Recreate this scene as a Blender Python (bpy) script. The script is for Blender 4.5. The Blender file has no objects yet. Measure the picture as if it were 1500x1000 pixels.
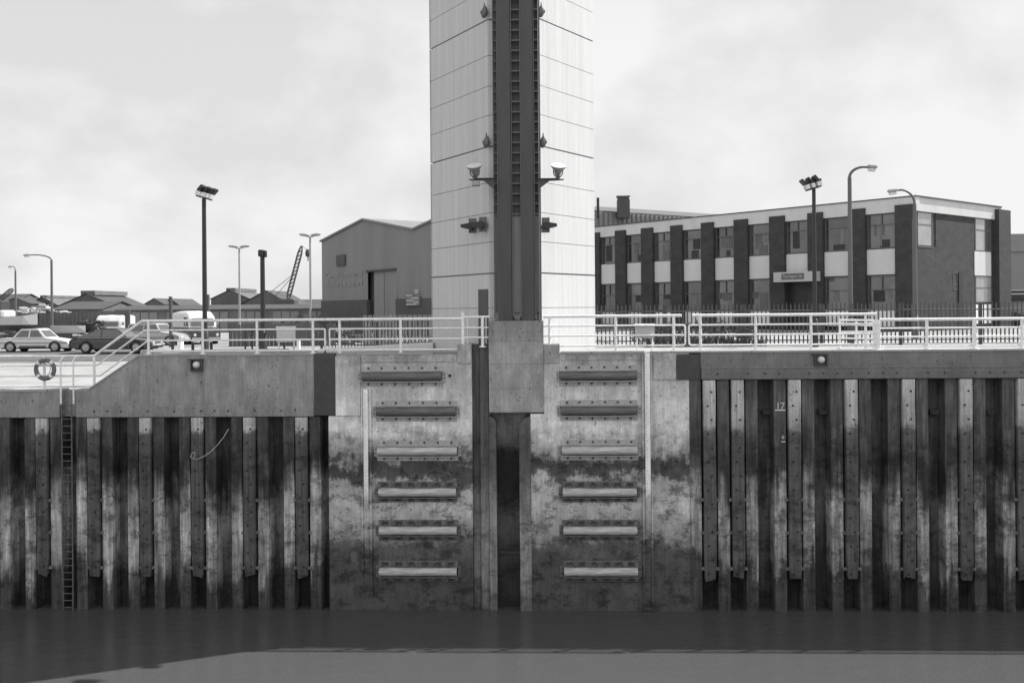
import bpy, math, random
from mathutils import Vector, Matrix
random.seed(7)
S = bpy.context.scene
COL = S.collection
R = math.radians
# ------------------------------------------------------------------ camera
F = 1447.0; CX, CY = 750.0, 452.0
YAW, ROLL = R(2.15), R(0.46)
CAM = Vector((1.126, -30.0, 9.17))
AX = Vector((-math.sin(YAW), math.cos(YAW), 0))
R0 = Vector((math.cos(YAW), math.sin(YAW), 0)); U0 = Vector((0, 0, 1))
RT = R0*math.cos(ROLL) - U0*math.sin(ROLL)
UP = U0*math.cos(ROLL) + R0*math.sin(ROLL)
cd = bpy.data.cameras.new('camera'); cam = bpy.data.objects.new('camera', cd); COL.objects.link(cam)
cd.sensor_width = 36; cd.lens = F/1500*36; cd.shift_y = -48/1500; cd.clip_start = 0.1; cd.clip_end = 6000
M = Matrix((RT, UP, -AX)).transposed().to_4x4(); M.translation = CAM
cam.matrix_world = M
S.camera = cam
# ------------------------------------------------------------------ sky
SUN_EL, SUN_AZ = R(45.5), R(25.4)          # azimuth measured from +x towards +y
w = bpy.data.worlds.new('World'); S.world = w; w.use_nodes = True
nt = w.node_tree; nt.nodes.clear(); N = nt.nodes.new; L = nt.links.new
out = N('ShaderNodeOutputWorld'); bg = N('ShaderNodeBackground'); L(bg.outputs[0], out.inputs[0])
sky = N('ShaderNodeTexSky'); sky.sky_type = 'NISHITA'; sky.sun_disc = False
sky.sun_elevation = SUN_EL; sky.sun_rotation = R(90)-SUN_AZ; sky.dust_density = 3.0; sky.air_density = 1.0
bw = N('ShaderNodeRGBToBW'); L(sky.outputs[0], bw.inputs[0])
tc = N('ShaderNodeTexCoord'); mp = N('ShaderNodeMapping'); mp.inputs['Scale'].default_value = (1, 1, 1.5)
L(tc.outputs['Generated'], mp.inputs['Vector'])
ns = N('ShaderNodeTexNoise'); ns.inputs['Scale'].default_value = 3.6; ns.inputs['Detail'].default_value = 7
ns.inputs['Roughness'].default_value = 0.52; ns.inputs['Distortion'].default_value = 0.1
L(mp.outputs[0], ns.inputs['Vector'])
cr = N('ShaderNodeValToRGB'); cr.color_ramp.elements[0].position = 0.44; cr.color_ramp.elements[1].position = 0.58
cr.color_ramp.elements[0].color = (0.5,)*3+(1,); cr.color_ramp.elements[1].color = (1, 1, 1, 1)
L(ns.outputs['Fac'], cr.inputs[0])
bw2 = N('ShaderNodeRGBToBW'); L(cr.outputs[0], bw2.inputs[0])
mx = N('ShaderNodeMix'); mx.data_type = 'FLOAT'; L(bw2.outputs[0], mx.inputs[0])
m0 = N('ShaderNodeMath'); m0.operation = 'MULTIPLY_ADD'; L(bw.outputs[0], m0.inputs[0]); m0.inputs[1].default_value = 0.20; m0.inputs[2].default_value = 3.3
L(m0.outputs[0], mx.inputs[2]); mx.inputs[3].default_value = 6.25
sz = N('ShaderNodeSeparateXYZ'); L(tc.outputs['Generated'], sz.inputs[0])
zr = N('ShaderNodeMapRange'); zr.inputs['From Min'].default_value = .25; zr.inputs['From Max'].default_value = 1.0; zr.inputs['To Min'].default_value = 1.0; zr.inputs['To Max'].default_value = .5
L(sz.outputs[2], zr.inputs['Value'])
mz = N('ShaderNodeMath'); mz.operation = 'MULTIPLY'; L(mx.outputs[0], mz.inputs[0]); L(zr.outputs[0], mz.inputs[1])
yr = N('ShaderNodeMapRange'); yr.inputs['From Min'].default_value = -.9; yr.inputs['From Max'].default_value = .35; yr.inputs['To Min'].default_value = 1.75; yr.inputs['To Max'].default_value = 1.0
L(sz.outputs[1], yr.inputs['Value'])      # sky brightened behind the camera, added to light the shaded walls
my = N('ShaderNodeMath'); my.operation = 'MULTIPLY'; L(mz.outputs[0], my.inputs[0]); L(yr.outputs[0], my.inputs[1])
L(my.outputs[0], bg.inputs[0]); bg.inputs[1].default_value = 0.10
sd = bpy.data.lights.new('sun', 'SUN'); so = bpy.data.objects.new('sun', sd); COL.objects.link(so)
sd.energy = 4.8; sd.angle = R(0.5); sd.color = (1, 0.995, 0.985)
sv = Vector((math.cos(SUN_AZ)*math.cos(SUN_EL), math.sin(SUN_AZ)*math.cos(SUN_EL), math.sin(SUN_EL)))
so.rotation_euler = sv.to_track_quat('Z', 'Y').to_euler()
S.view_settings.view_transform = 'Standard'; S.view_settings.look = 'None'
S.view_settings.exposure = 0.55; S.view_settings.gamma = 1.0
S.render.resolution_x = 1024; S.render.resolution_y = 682

# ------------------------------------------------------------------ helpers
def ray(px, py): return (AX + RT*((px-CX)/F) + UP*((CY-py)/F))
def W(px, py, Y=0.0):
    d = ray(px, py); t = (Y-CAM.y)/d.y
    return CAM + d*t
def X(px, py=600, Y=0.0): return W(px, py, Y).x
def Z(py, px=750, Y=0.0): return W(px, py, Y).z
def G(px, z, depth):            # ground position seen in column px at a depth along the view, height z
    p = CAM + AX*depth + RT*((px-CX)/F*depth); return Vector((p.x, p.y, z))
def D(px, py, depth): return CAM + ray(px, py)*depth
def hit(px, py, p0, n):
    d = ray(px, py); t = (p0-CAM).dot(n)/d.dot(n); return CAM + d*t

class MB:
    def __init__(s): s.v = []; s.f = []; s.mi = []; s.sm = []; s.st = []
    def add(s, vs, fs, mi=0, sm=False):
        o = len(s.v); s.st.append((o, len(s.f))); s.v += [tuple(v) for v in vs]
        for f in fs: s.f.append([i+o for i in f]); s.mi.append(mi); s.sm.append(sm)
        return s
    def box(s, x0, x1, y0, y1, z0, z1, mi=0, M=None, bev=0.0):
        if x0 > x1: x0, x1 = x1, x0
        if y0 > y1: y0, y1 = y1, y0
        if z0 > z1: z0, z1 = z1, z0
        if bev <= 0:
            vs = [Vector(p) for p in ((x0,y0,z0),(x1,y0,z0),(x1,y1,z0),(x0,y1,z0),(x0,y0,z1),(x1,y0,z1),(x1,y1,z1),(x0,y1,z1))]
            fs = [(0,3,2,1),(4,5,6,7),(0,1,5,4),(1,2,6,5),(2,3,7,6),(3,0,4,7)]
        else:
            b = bev; vs = []
            for z, k in ((z0, b), (z0+b, 0), (z1-b, 0), (z1, b)):
                for x, y in ((x0+b+k*.5,y0+k),(x1-b-k*.5,y0+k),(x1-k,y0+b+k*.5),(x1-k,y1-b-k*.5),(x1-b-k*.5,y1-k),(x0+b+k*.5,y1-k),(x0+k,y1-b-k*.5),(x0+k,y0+b+k*.5)):
                    vs.append(Vector((x, y, z)))
            fs = [tuple(range(7,-1,-1)), tuple(range(24,32))]
            for l in range(3):
                for i in range(8):
                    j = (i+1) % 8; fs.append((l*8+i, l*8+j, l*8+8+j, l*8+8+i))
        if M is not None: vs = [M @ v for v in vs]
        return s.add(vs, fs, mi)
    def prism(s, poly, z0, z1, mi=0, M=None):      # poly: ccw list of (x,y)
        n = len(poly)
        vs = [Vector((p[0], p[1], z0)) for p in poly] + [Vector((p[0], p[1], z1)) for p in poly]
        if M is not None: vs = [M @ v for v in vs]
        fs = [tuple(range(n-1, -1, -1)), tuple(range(n, 2*n))] + [(i, (i+1) % n, n+(i+1) % n, n+i) for i in range(n)]
        return s.add(vs, fs, mi)
    def xz(s, poly, y0, y1, mi=0, M=None):         # outline in x,z extruded along y
        n = len(poly)
        vs = [Vector((p[0], y0, p[1])) for p in poly] + [Vector((p[0], y1, p[1])) for p in poly]
        if M is not None: vs = [M @ v for v in vs]
        fs = [tuple(range(n)), tuple(range(2*n-1, n-1, -1))] + [(i, n+i, n+(i+1) % n, (i+1) % n) for i in range(n)]
        return s.add(vs, fs, mi)
    def tube(s, pts, r, seg=8, mi=0, cap=True, r2=None):
        pts = [Vector(p) for p in pts]; n = len(pts); rings = []
        prev = None
        for i, p in enumerate(pts):
            if i == 0: t = pts[1]-p
            elif i == n-1: t = p-pts[i-1]
            else: t = (pts[i+1]-p).normalized() + (p-pts[i-1]).normalized()
            t.normalize()
            if prev is None:
                a = Vector((0,0,1)) if abs(t.z) < .9 else Vector((1,0,0))
                prev = t.cross(a).normalized()
            u = (prev - t*prev.dot(t)).normalized(); v = t.cross(u); prev = u
            rr = r if r2 is None else r + (r2-r)*i/(n-1)
            rings.append([p + u*rr*math.cos(2*math.pi*k/seg) + v*rr*math.sin(2*math.pi*k/seg) for k in range(seg)])
        vs = [q for rg in rings for q in rg]; fs = []
        for i in range(n-1):
            for k in range(seg):
                j = (k+1) % seg; fs.append((i*seg+k, i*seg+j, (i+1)*seg+j, (i+1)*seg+k))
        s.add(vs, fs, mi, True)
        if cap: s.add(rings[0], [tuple(range(seg-1,-1,-1))], mi); s.add(rings[-1], [tuple(range(seg))], mi)
        return s
    def lathe(s, prof, M, seg=16, mi=0):           # prof: (r,z)
        vs = []; n = len(prof)
        for r, z in prof:
            for k in range(seg): vs.append(M @ Vector((r*math.cos(2*math.pi*k/seg), r*math.sin(2*math.pi*k/seg), z)))
        fs = [(i*seg+k, i*seg+(k+1)%seg, (i+1)*seg+(k+1)%seg, (i+1)*seg+k) for i in range(n-1) for k in range(seg)]
        return s.add(vs, fs, mi, True)
    def each(s, name, mat, parent):                # every piece a part of its own
        st = s.st+[(len(s.v), len(s.f))]
        for (v0, f0), (v1, f1) in zip(st, st[1:]):
            q = MB(); q.add(s.v[v0:v1], [[i-v0 for i in f] for f in s.f[f0:f1]], 0, s.sm[f0]); q.build(name, mat, parent)
    def build(s, name, mat, parent=None, loc=None):
        me = bpy.data.meshes.new(name)
        off = Vector(loc) if loc is not None else Vector((0,0,0))
        me.from_pydata([tuple(Vector(v)-off) for v in s.v], [], s.f)
        mats = mat if isinstance(mat, (list, tuple)) else [mat]
        for m in mats: me.materials.append(m)
        me.polygons.foreach_set('material_index', s.mi); me.polygons.foreach_set('use_smooth', s.sm)
        me.update(); me.validate()
        o = bpy.data.objects.new(name, me); COL.objects.link(o)
        if parent is not None:
            o.parent = parent; o.matrix_parent_inverse = Matrix.Identity(4)
            if loc is None: o.location = -parent.matrix_basis.translation if not any(parent.rotation_euler) and parent.get('_abs') else (0,0,0)
        elif loc is not None: o.location = off
        return o
def tag(o, label=None, cat=None, group=None, kind=None):
    if label: o['label'] = label
    if cat: o['category'] = cat
    if group: o['group'] = group
    if kind: o['kind'] = kind
    return o
def empty(name, loc, label, cat, group=None, rz=0.0, absolute=True):
    # absolute: its parts are modelled in world coordinates; else in local ones
    o = bpy.data.objects.new(name, None); COL.objects.link(o); o.location = loc; o.rotation_euler.z = rz
    o.empty_display_size = .3
    if absolute: o['_abs'] = 1
    return tag(o, label, cat, group)
def copy_tree(o, parent=None):
    c = o.copy(); COL.objects.link(c)
    if parent is not None: c.parent = parent
    for ch in list(o.children): copy_tree(ch, c)
    return c

# ------------------------------------------------------------------ materials
def mat(name, v, rough=.8, var=.15, scale=3.0, bump=.0, metal=0.0, stretch=(1,1,1), bscale=None, spec=None, detail=6, fine=0.0):
    m = bpy.data.materials.new(name); m.use_nodes = True; t = m.node_tree; nn = t.nodes.new; ln = t.links.new
    b = t.nodes['Principled BSDF']; b.inputs['Roughness'].default_value = rough; b.inputs['Metallic'].default_value = metal
    if spec is not None: b.inputs['Specular IOR Level'].default_value = spec
    tcn = nn('ShaderNodeTexCoord'); mpn = nn('ShaderNodeMapping'); mpn.inputs['Scale'].default_value = stretch
    ln(tcn.outputs['Object'], mpn.inputs['Vector'])
    no = nn('ShaderNodeTexNoise'); no.inputs['Scale'].default_value = scale; no.inputs['Detail'].default_value = detail; no.inputs['Roughness'].default_value = .62
    ln(mpn.outputs[0], no.inputs['Vector'])
    r = nn('ShaderNodeMapRange'); r.inputs['From Min'].default_value = .3; r.inputs['From Max'].default_value = .7
    r.inputs['To Min'].default_value = v*(1-var); r.inputs['To Max'].default_value = v*(1+var); ln(no.outputs['Fac'], r.inputs['Value'])
    src = r.outputs[0]
    if fine:
        n2 = nn('ShaderNodeTexNoise'); n2.inputs['Scale'].default_value = 38; n2.inputs['Detail'].default_value = 3; ln(tcn.outputs['Object'], n2.inputs['Vector'])
        r2 = nn('ShaderNodeMapRange'); r2.inputs['From Min'].default_value = .3; r2.inputs['From Max'].default_value = .7
        r2.inputs['To Min'].default_value = 1-fine; r2.inputs['To Max'].default_value = 1+fine; ln(n2.outputs['Fac'], r2.inputs['Value'])
        mm = nn('ShaderNodeMath'); mm.operation = 'MULTIPLY'; ln(src, mm.inputs[0]); ln(r2.outputs[0], mm.inputs[1]); src = mm.outputs[0]
    ln(src, b.inputs['Base Color'])
    if bump:
        n3 = nn('ShaderNodeTexNoise'); n3.inputs['Scale'].default_value = bscale or scale*3; n3.inputs['Detail'].default_value = 5; ln(mpn.outputs[0], n3.inputs['Vector'])
        bp = nn('ShaderNodeBump'); bp.inputs['Strength'].default_value = bump; bp.inputs['Distance'].default_value = .05
        ln(n3.outputs['Fac'], bp.inputs['Height']); ln(bp.outputs[0], b.inputs['Normal'])
    return m

def tide_mat(name, stops, wob=.35, streak=.25, patch=.3, rough=.8, fine=.26, bump=.4, pscale=1.3, xs=(1.0,1.0,.35), grow=(1.1,.55), weed=.5, lime=.35, xw=0.0):
    """weathered tidal surface: tone by height above the water (algae, silt, limewash), broken by noise"""
    m = bpy.data.materials.new(name); m.use_nodes = True; t = m.node_tree; nn = t.nodes.new; ln = t.links.new
    b = t.nodes['Principled BSDF']; b.inputs['Roughness'].default_value = rough
    g = nn('ShaderNodeNewGeometry'); sp = nn('ShaderNodeSeparateXYZ'); ln(g.outputs['Position'], sp.inputs[0])
    def noise(scale, st=(1,1,1), det=5, off=0, ro=.6):
        mpn = nn('ShaderNodeMapping'); mpn.inputs['Scale'].default_value = st; mpn.inputs['Location'].default_value = (off, off*.7, off*.3)
        ln(g.outputs['Position'], mpn.inputs['Vector'])
        n = nn('ShaderNodeTexNoise'); n.inputs['Scale'].default_value = scale; n.inputs['Detail'].default_value = det; n.inputs['Roughness'].default_value = ro
        ln(mpn.outputs[0], n.inputs['Vector']); return n.outputs['Fac']
    def mr(s, a, c, lo=.3, hi=.7):
        r = nn('ShaderNodeMapRange'); r.inputs['From Min'].default_value = lo; r.inputs['From Max'].default_value = hi
        r.inputs['To Min'].default_value = a; r.inputs['To Max'].default_value = c; ln(s, r.inputs['Value']); return r.outputs[0]
    def op(o, a, c):
        q = nn('ShaderNodeMath'); q.operation = o
        for k, u in enumerate((a, c)):
            if isinstance(u, (int, float)): q.inputs[k].default_value = u
            else: ln(u, q.inputs[k])
        return q.outputs[0]
    wv = mr(noise(grow[0], (.8,1,1.0), 9, 0, .72), -wob, wob); w2 = mr(noise(5.5, (1.2,1,.35), 7, 4, .7), -wob*grow[1]*.5, wob*grow[1]*.5)
    zz = op('ADD', op('ADD', sp.outputs[2], wv), w2)
    if xw: zz = op('ADD', zz, op('MULTIPLY', op('SUBTRACT', noise(2.6, (1,.01,.03), 3, 91), .5), xw))
    fac = op('DIVIDE', zz, 10.0)
    cr = nn('ShaderNodeValToRGB'); e = cr.color_ramp.elements
    while len(e) > 1: e.remove(e[0])
    e[0].position = stops[0][0]/10; e[0].color = (stops[0][1],)*3+(1,)
    for z, v in stops[1:]:
        k = e.new(max(0, min(1, z/10))); k.color = (v,)*3+(1,)
    ln(fac, cr.inputs[0]); bwn = nn('ShaderNodeRGBToBW'); ln(cr.outputs[0], bwn.inputs[0]); c = bwn.outputs[0]
    c = op('MULTIPLY', c, mr(noise(3.2, xs, 6, 9), 1-streak, 1+streak))
    c = op('MULTIPLY', c, mr(noise(pscale, (1,1,.8), 8, 17, .7), 1-patch, 1+patch))
    c = op('MULTIPLY', c, mr(noise(9, (1.5,1,.07), 5, 73, .65), 1-streak*.8, 1+streak*.6))
    # weed and silt patches, only where the tide reaches
    tide = mr(sp.outputs[2], 1, 0, 4.8, 6.2)
    pm_ = op('MULTIPLY', mr(noise(1.7, (1,1,1.5), 9, 41, .75), 0, 1, .50, .60), tide)
    c = op('MULTIPLY', c, op('SUBTRACT', 1.0, op('MULTIPLY', pm_, weed)))
    pl_ = op('MULTIPLY', mr(noise(2.6, (1.3,1,.7), 9, 57, .75), 0, 1, .60, .68), mr(sp.outputs[2], 1, 0, 5.0, 7.0))
    c = op('MULTIPLY', c, op('ADD', 1.0, op('MULTIPLY', pl_, lime)))
    c = op('MULTIPLY', c, mr(noise(30, (1,1,1), 4, 2, .7), 1-fine, 1+fine))
    # small dark pits and growth specks
    c = op('MULTIPLY', c, mr(noise(11, (1,1,1), 3, 31), .4, 1.0, .30, .37))
    ln(c, b.inputs['Base Color'])
    bp = nn('ShaderNodeBump'); bp.inputs['Strength'].default_value = bump; bp.inputs['Distance'].default_value = .03
    ln(noise(14, (1,1,.7), 6, 5), bp.inputs['Height']); ln(bp.outputs[0], b.inputs['Normal'])
    return m

m_wallconc = tide_mat('pier concrete', [(0,.08),(1.3,.09),(2.0,.12),(2.35,.34),(3.3,.52),(3.85,.40),(4.05,.085),(4.5,.058),(4.75,.30),(5.15,.50),(5.6,.74),(6.2,.66),(6.9,.48),(7.5,.42),(7.8,.30)], wob=.55, streak=.2, patch=.3, weed=.62, lime=.35)
m_capconc = tide_mat('capping concrete', [(5, 0.224), (6.2, 0.246), (6.9, 0.269), (7.5, 0.28), (7.8, 0.246)], wob=.2, streak=.22, patch=.2)
m_capr = tide_mat('right capping concrete', [(5,.13),(7.2,.14),(7.35,.16),(7.8,.17)], wob=.1, streak=.12, patch=.2)
m_pile = tide_mat('rusted sheet pile steel', [(0, 0.06), (0.9, 0.075), (1.3, 0.291), (2.2, 0.437), (3.2, 0.364), (3.9, 0.11), (4.25, 0.028), (4.7, 0.031), (5.0, 0.064), (6.0, 0.071), (8, 0.057)], wob=.34, streak=.55, patch=.5, rough=.75, xs=(1.6,1.0,.16), weed=.6, lime=1.0, xw=4.0)
m_piler = tide_mat('right sheet pile steel', [(0, 0.055), (1.2, 0.075), (1.5, 0.24), (3.0, 0.36), (3.8, 0.1), (4.2, 0.036), (4.7, 0.043), (5.4, 0.095), (7, 0.078), (8, 0.06)], wob=.5, streak=.55, patch=.5, rough=.75, xs=(1.6,1.0,.16), weed=.6, lime=1.0, xw=4.0)
m_pan = tide_mat('pile pans with weed and painted shade', [(0,.02),(1.2,.03),(1.8,.085),(3.0,.10),(3.7,.05),(4.2,.018),(5.2,.018),(5.6,.045),(8,.04)], wob=.5, streak=.6, patch=.45, xs=(1.6,1.0,.16), xw=3.5, lime=.8)  # weed bands, plus shade behind the timbers painted into the tone
m_panr = tide_mat('right pile pans', [(0,.028),(1.6,.04),(2.6,.06),(3.7,.05),(4.5,.035),(5.4,.055),(8,.05)], wob=.5, streak=.55, patch=.45, xs=(1.6,1.0,.16), xw=3.5, lime=.8)  # right pans behind timbers: recess shade darkened into the colour
m_pan2 = tide_mat('open pans with rust and painted shade', [(0,.03),(1.1,.035),(1.7,.13),(3.0,.18),(3.8,.10),(4.25,.022),(5.1,.02),(5.5,.05),(8,.05)], wob=.6, streak=.5, patch=.5, xs=(1.6,1.0,.16), xw=3.5, lime=.8)  # open pans: rust and weed, with recess shade also put into the tone
m_panr2 = tide_mat('right open pans', [(0,.03),(1.6,.045),(2.6,.075),(3.6,.11),(4.2,.045),(4.8,.05),(5.6,.07),(8,.06)], wob=.7, streak=.5, patch=.5, xs=(1.6,1.0,.16), xw=3.5, lime=.8)  # right open pans, colour darkened for recess shade as on the left
m_timber = tide_mat('fender timber', [(0, 0.065), (1.1, 0.078), (1.6, 0.111), (3.5, 0.091), (4.6, 0.078), (5.42, 0.098), (5.58, 0.442), (6.2, 0.52)], wob=.16, streak=.35, patch=.25, rough=.85, xs=(4,1,.15), grow=(2.5,.9))
m_timberr = tide_mat('right fender timber', [(0, 0.068), (1.1, 0.081), (1.6, 0.108), (3.5, 0.101), (4.6, 0.088), (5.45, 0.121), (5.62, 0.365), (7.2, 0.486)], wob=.16, streak=.35, patch=.25, rough=.85, xs=(4,1,.15), grow=(2.5,.9))
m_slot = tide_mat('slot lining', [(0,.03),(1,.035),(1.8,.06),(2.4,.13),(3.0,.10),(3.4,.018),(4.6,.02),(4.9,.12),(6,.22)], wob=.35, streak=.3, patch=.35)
m_liner = tide_mat('steel slot liner', [(0, 0.13), (0.9, 0.286), (2.5, 0.273), (3.6, 0.169), (4.2, 0.098), (5, 0.085), (8, 0.072)], wob=.3, streak=.35, patch=.2, rough=.6, xs=(2,1,.2))
m_nose = tide_mat('nose concrete', [(0,.25),(5.9,.24),(6.1,.34),(7.0,.30),(7.9,.34),(8.4,.24),(8.8,.21)], wob=.2, streak=.2, patch=.28)
m_tower = mat('tower concrete', .52, .85, .10, .9, .15, stretch=(7,7,.22), bscale=14, fine=.10)
m_groove = mat('joint shadow gap', .30, .9, .1, 4)
m_steel = mat('dark painted steel', .05, .5, .18, 2.5, .05, stretch=(2,2,.4), fine=.1)
m_steel2 = mat('mid grey steel panel', .10, .5, .15, 2.5, .05, stretch=(2,2,.3))
m_panel = mat('primed steel panel', .17, .5, .15, 2.5, .05, stretch=(2,2,.3))
m_steeledge = mat('light steel edge', .34, .5, .15, 4)
m_black = mat('black paint', .018, .5, .2, 4)
m_galv = mat('galvanised tube', .78, .45, .14, 9, .1, metal=.0, fine=.1)
m_white = mat('white paint', .72, .5, .08, 6, fine=.05)
m_gauge = tide_mat('gauge board', [(0,.07),(2.2,.10),(2.6,.3),(3.3,.45),(3.7,.85),(8,.9)], wob=.25, streak=.12, patch=.1, grow=(6,.9), weed=.1, lime=0)
m_marks = mat('grey gauge marks', .5)
m_deck = mat('sunlit concrete deck', .35, .9, .17, .7, .3, bscale=9, fine=.12)
t_ = m_deck.node_tree; bb = t_.nodes['Principled BSDF']; lk = bb.inputs['Base Color'].links[0].from_socket
bk = t_.nodes.new('ShaderNodeTexBrick'); bk.inputs['Scale'].default_value = 1.0; bk.inputs['Mortar Size'].default_value = .012; bk.inputs['Brick Width'].default_value = 2.4; bk.inputs['Row Height'].default_value = 1.5
bk.inputs['Color1'].default_value = (1,1,1,1); bk.inputs['Color2'].default_value = (.86,.86,.86,1); bk.inputs['Mortar'].default_value = (.35,.35,.35,1)
tq = t_.nodes.new('ShaderNodeTexCoord'); t_.links.new(tq.outputs['Object'], bk.inputs['Vector'])
mq = t_.nodes.new('ShaderNodeMix'); mq.data_type = 'RGBA'; mq.blend_type = 'MULTIPLY'; mq.inputs[0].default_value = 1
t_.links.new(lk, mq.inputs[6]); t_.links.new(bk.outputs[0], mq.inputs[7]); t_.links.new(mq.outputs[2], bb.inputs['Base Color'])
m_ground = mat('gravel yard', .27, .95, .45, .35, .5, bscale=6, fine=.25, detail=9)
m_road = mat('asphalt', .10, .9, .2, 1.0, .2, fine=.15)
m_plate = mat('dark joint plate', .055, .7, .18, 3, .15, fine=.2)
m_logd = mat('dark fender log', .12, .55, .45, 3.0, .5, stretch=(.6,6,9), bscale=5, fine=.12)
m_logl = mat('pale worn fender log', .46, .5, .38, 3.0, .5, stretch=(.6,5,7), bscale=5, fine=.15)
m_frame = mat('fender steelwork', .36, .6, .25, 5, .1, fine=.2)
m_framel = mat('fouled fender steelwork', .15, .75, .45, 6, .3, fine=.3)
m_bolt = mat('bolt', .05, .6, .3, 8)
m_brick = mat('brick wall', .042, .9, .3, 1.5, .3, fine=.35, stretch=(1,1,1.6), bscale=9)
m_fascia = mat('white fascia', .54, .7, .07, 1.2, stretch=(1,1,.3))
m_glass = mat('window glass', .075, .06, .45, .55, spec=1.0, detail=2)
m_glass2 = mat('darker window glass', .035, .06, .6, .7, spec=1.0, detail=3)
m_glass3 = mat('streaked window glass', .06, .08, .5, 1.6, spec=1.0, detail=4)
m_blind1 = mat('grey blind', .10, .6, .2, 3)
m_blind2 = mat('pale curtain', .15, .6, .3, 2, stretch=(6,6,.3))
m_blind3 = mat('dark shelf clutter', .022, .6, .4, 3)
m_glassb = mat('glass with painted reflection', .30, .15, .15, .8, spec=.8, detail=2)  # pale pane colour stands in for a bright reflection
m_clad = mat('corrugated cladding', .19, .7, .12, .5, stretch=(1,1,.1), fine=.05)
m_cladd = mat('brick plinth', .075, .9, .15, 1.0, fine=.1)
m_roofl = mat('pale asbestos roof', .20, .8, .12, .8, fine=.08)
m_farroof = mat('far weathered roof', .12, .85, .2, .6)
m_roofd = mat('dark slate roof', .065, .85, .2, .8, fine=.1)
m_far = mat('far sooty brick', .095, .9, .25, .5)
m_far2 = mat('far wall', .13, .9, .2, .5)
m_tyre = mat('tyre rubber', .02, .85, .1, 5)
m_hub = mat('hub cap', .35, .4, .1, 5)
m_carw = mat('white car paint', .62, .3, .04, 3, spec=.6)
m_carp = mat('pale car paint', .36, .3, .05, 3, spec=.6)
m_card = mat('dark car paint', .05, .28, .06, 3, spec=.6)
m_carg = mat('car window', .09, .08, .1, 3, spec=.8)
m_lens = mat('lamp lens', .62, .25, .05, 6, spec=.6)
m_lampg = mat('lamp grey casing', .30, .5, .1, 6)
m_fence = mat('palisade steel', .062, .6, .2, 5)
m_leaf = mat('leaves', .07, .8, .4, 2.0)
m_ringo = mat('orange lifebuoy', .13, .6, .1, 5)
m_rope = mat('rope', .45, .8, .1, 9)
m_sign = mat('sign board', .42, .6, .06, 3)
m_letter = mat('painted lettering', .255, .7, .12, 8)
m_letterl = mat('pale lettering', .45, .7, .1, 8)
m_rust = mat('rusty ladder steel', .12, .8, .35, 6)

# water
m_water = bpy.data.materials.new('river water'); m_water.use_nodes = True
t = m_water.node_tree; b = t.nodes['Principled BSDF']; b.inputs['Roughness'].default_value = .2; b.inputs['IOR'].default_value = 1.33
tcn = t.nodes.new('ShaderNodeTexCoord'); nb = []
for sc, st in ((1.3, (1, 1.6, 1)), (9.0, (1, 1.5, 1))):
    mpn = t.nodes.new('ShaderNodeMapping'); mpn.inputs['Scale'].default_value = st; t.links.new(tcn.outputs['Object'], mpn.inputs['Vector'])
    n = t.nodes.new('ShaderNodeTexNoise'); n.inputs['Scale'].default_value = sc; n.inputs['Detail'].default_value = 4; t.links.new(mpn.outputs[0], n.inputs['Vector']); nb.append(n)
bp1 = t.nodes.new('ShaderNodeBump'); bp1.inputs['Strength'].default_value = .22; bp1.inputs['Distance'].default_value = .1
bp2 = t.nodes.new('ShaderNodeBump'); bp2.inputs['Strength'].default_value = .3; bp2.inputs['Distance'].default_value = .02
t.links.new(nb[0].outputs['Fac'], bp1.inputs['Height']); t.links.new(nb[1].outputs['Fac'], bp2.inputs['Height'])
t.links.new(bp1.outputs[0], bp2.inputs['Normal']); t.links.new(bp2.outputs[0], b.inputs['Normal'])
n4 = t.nodes.new('ShaderNodeTexNoise'); n4.inputs['Scale'].default_value = 26; n4.inputs['Detail'].default_value = 3; t.links.new(tcn.outputs['Object'], n4.inputs['Vector'])
r4 = t.nodes.new('ShaderNodeMapRange'); r4.inputs['From Min'].default_value = .3; r4.inputs['From Max'].default_value = .7
r4.inputs['To Min'].default_value = .055; r4.inputs['To Max'].default_value = .098; t.links.new(n4.outputs['Fac'], r4.inputs['Value']); t.links.new(r4.outputs[0], b.inputs['Base Color'])

# ------------------------------------------------------------------ water and ground
wt = MB().add([(-400,-260,0),(400,-260,0),(400,1.0,0),(-400,1.0,0)], [(0,1,2,3)]).build('water', m_water); tag(wt, kind='structure')
tag(MB().box(-80, 80, -60, -30.9, -3, 7.6).build('near_bank', m_deck), kind='structure')
ZQ = 7.80; ZL = Z(573, 60)           # upper and lower quay
XA = X(128, 573); XB = X(203, 521)   # slope between them
def front(x): return ZL if x < XA else (ZQ if x > XB else ZL+(ZQ-ZL)*(x-XA)/(XB-XA))
def sstep(a, b_, v):
    k = max(0, min(1, (v-a)/(b_-a))); return k*k*(3-2*k)
def gh(x, y):
    base = front(x)
    far = 7.02 if x < -2 else 7.02+(ZQ-7.02)*sstep(-2, 6, x)
    k = sstep(3, 22, y) if x > XA else sstep(8, 24, y)
    return base+(far-base)*k
xs_ = sorted(set([-1500,-600,-250,-120,-70] + [ -50+2*i for i in range(17)] + [XA-.8, XA, XA+.4, (XA+XB)/2, XB, XB+.4, XB+1.2] + [-10+i for i in range(20)] + [12+3*i for i in range(14)] + [70,120,250,600,1500]))
ys_ = [.45,.8,1.5,3,4.5,6,8,10,12,14,16,18,20,22,25,30,40,60,90,150,300,700,2500]
vs = [(x, y, gh(x, y)-(.004)) for y in ys_ for x in xs_]; nx = len(xs_)
fs = [(j*nx+i, j*nx+i+1, (j+1)*nx+i+1, (j+1)*nx+i) for j in range(len(ys_)-1) for i in range(nx-1)]
tag(MB().add(vs, fs).build('ground', m_ground), kind='structure')
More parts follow.
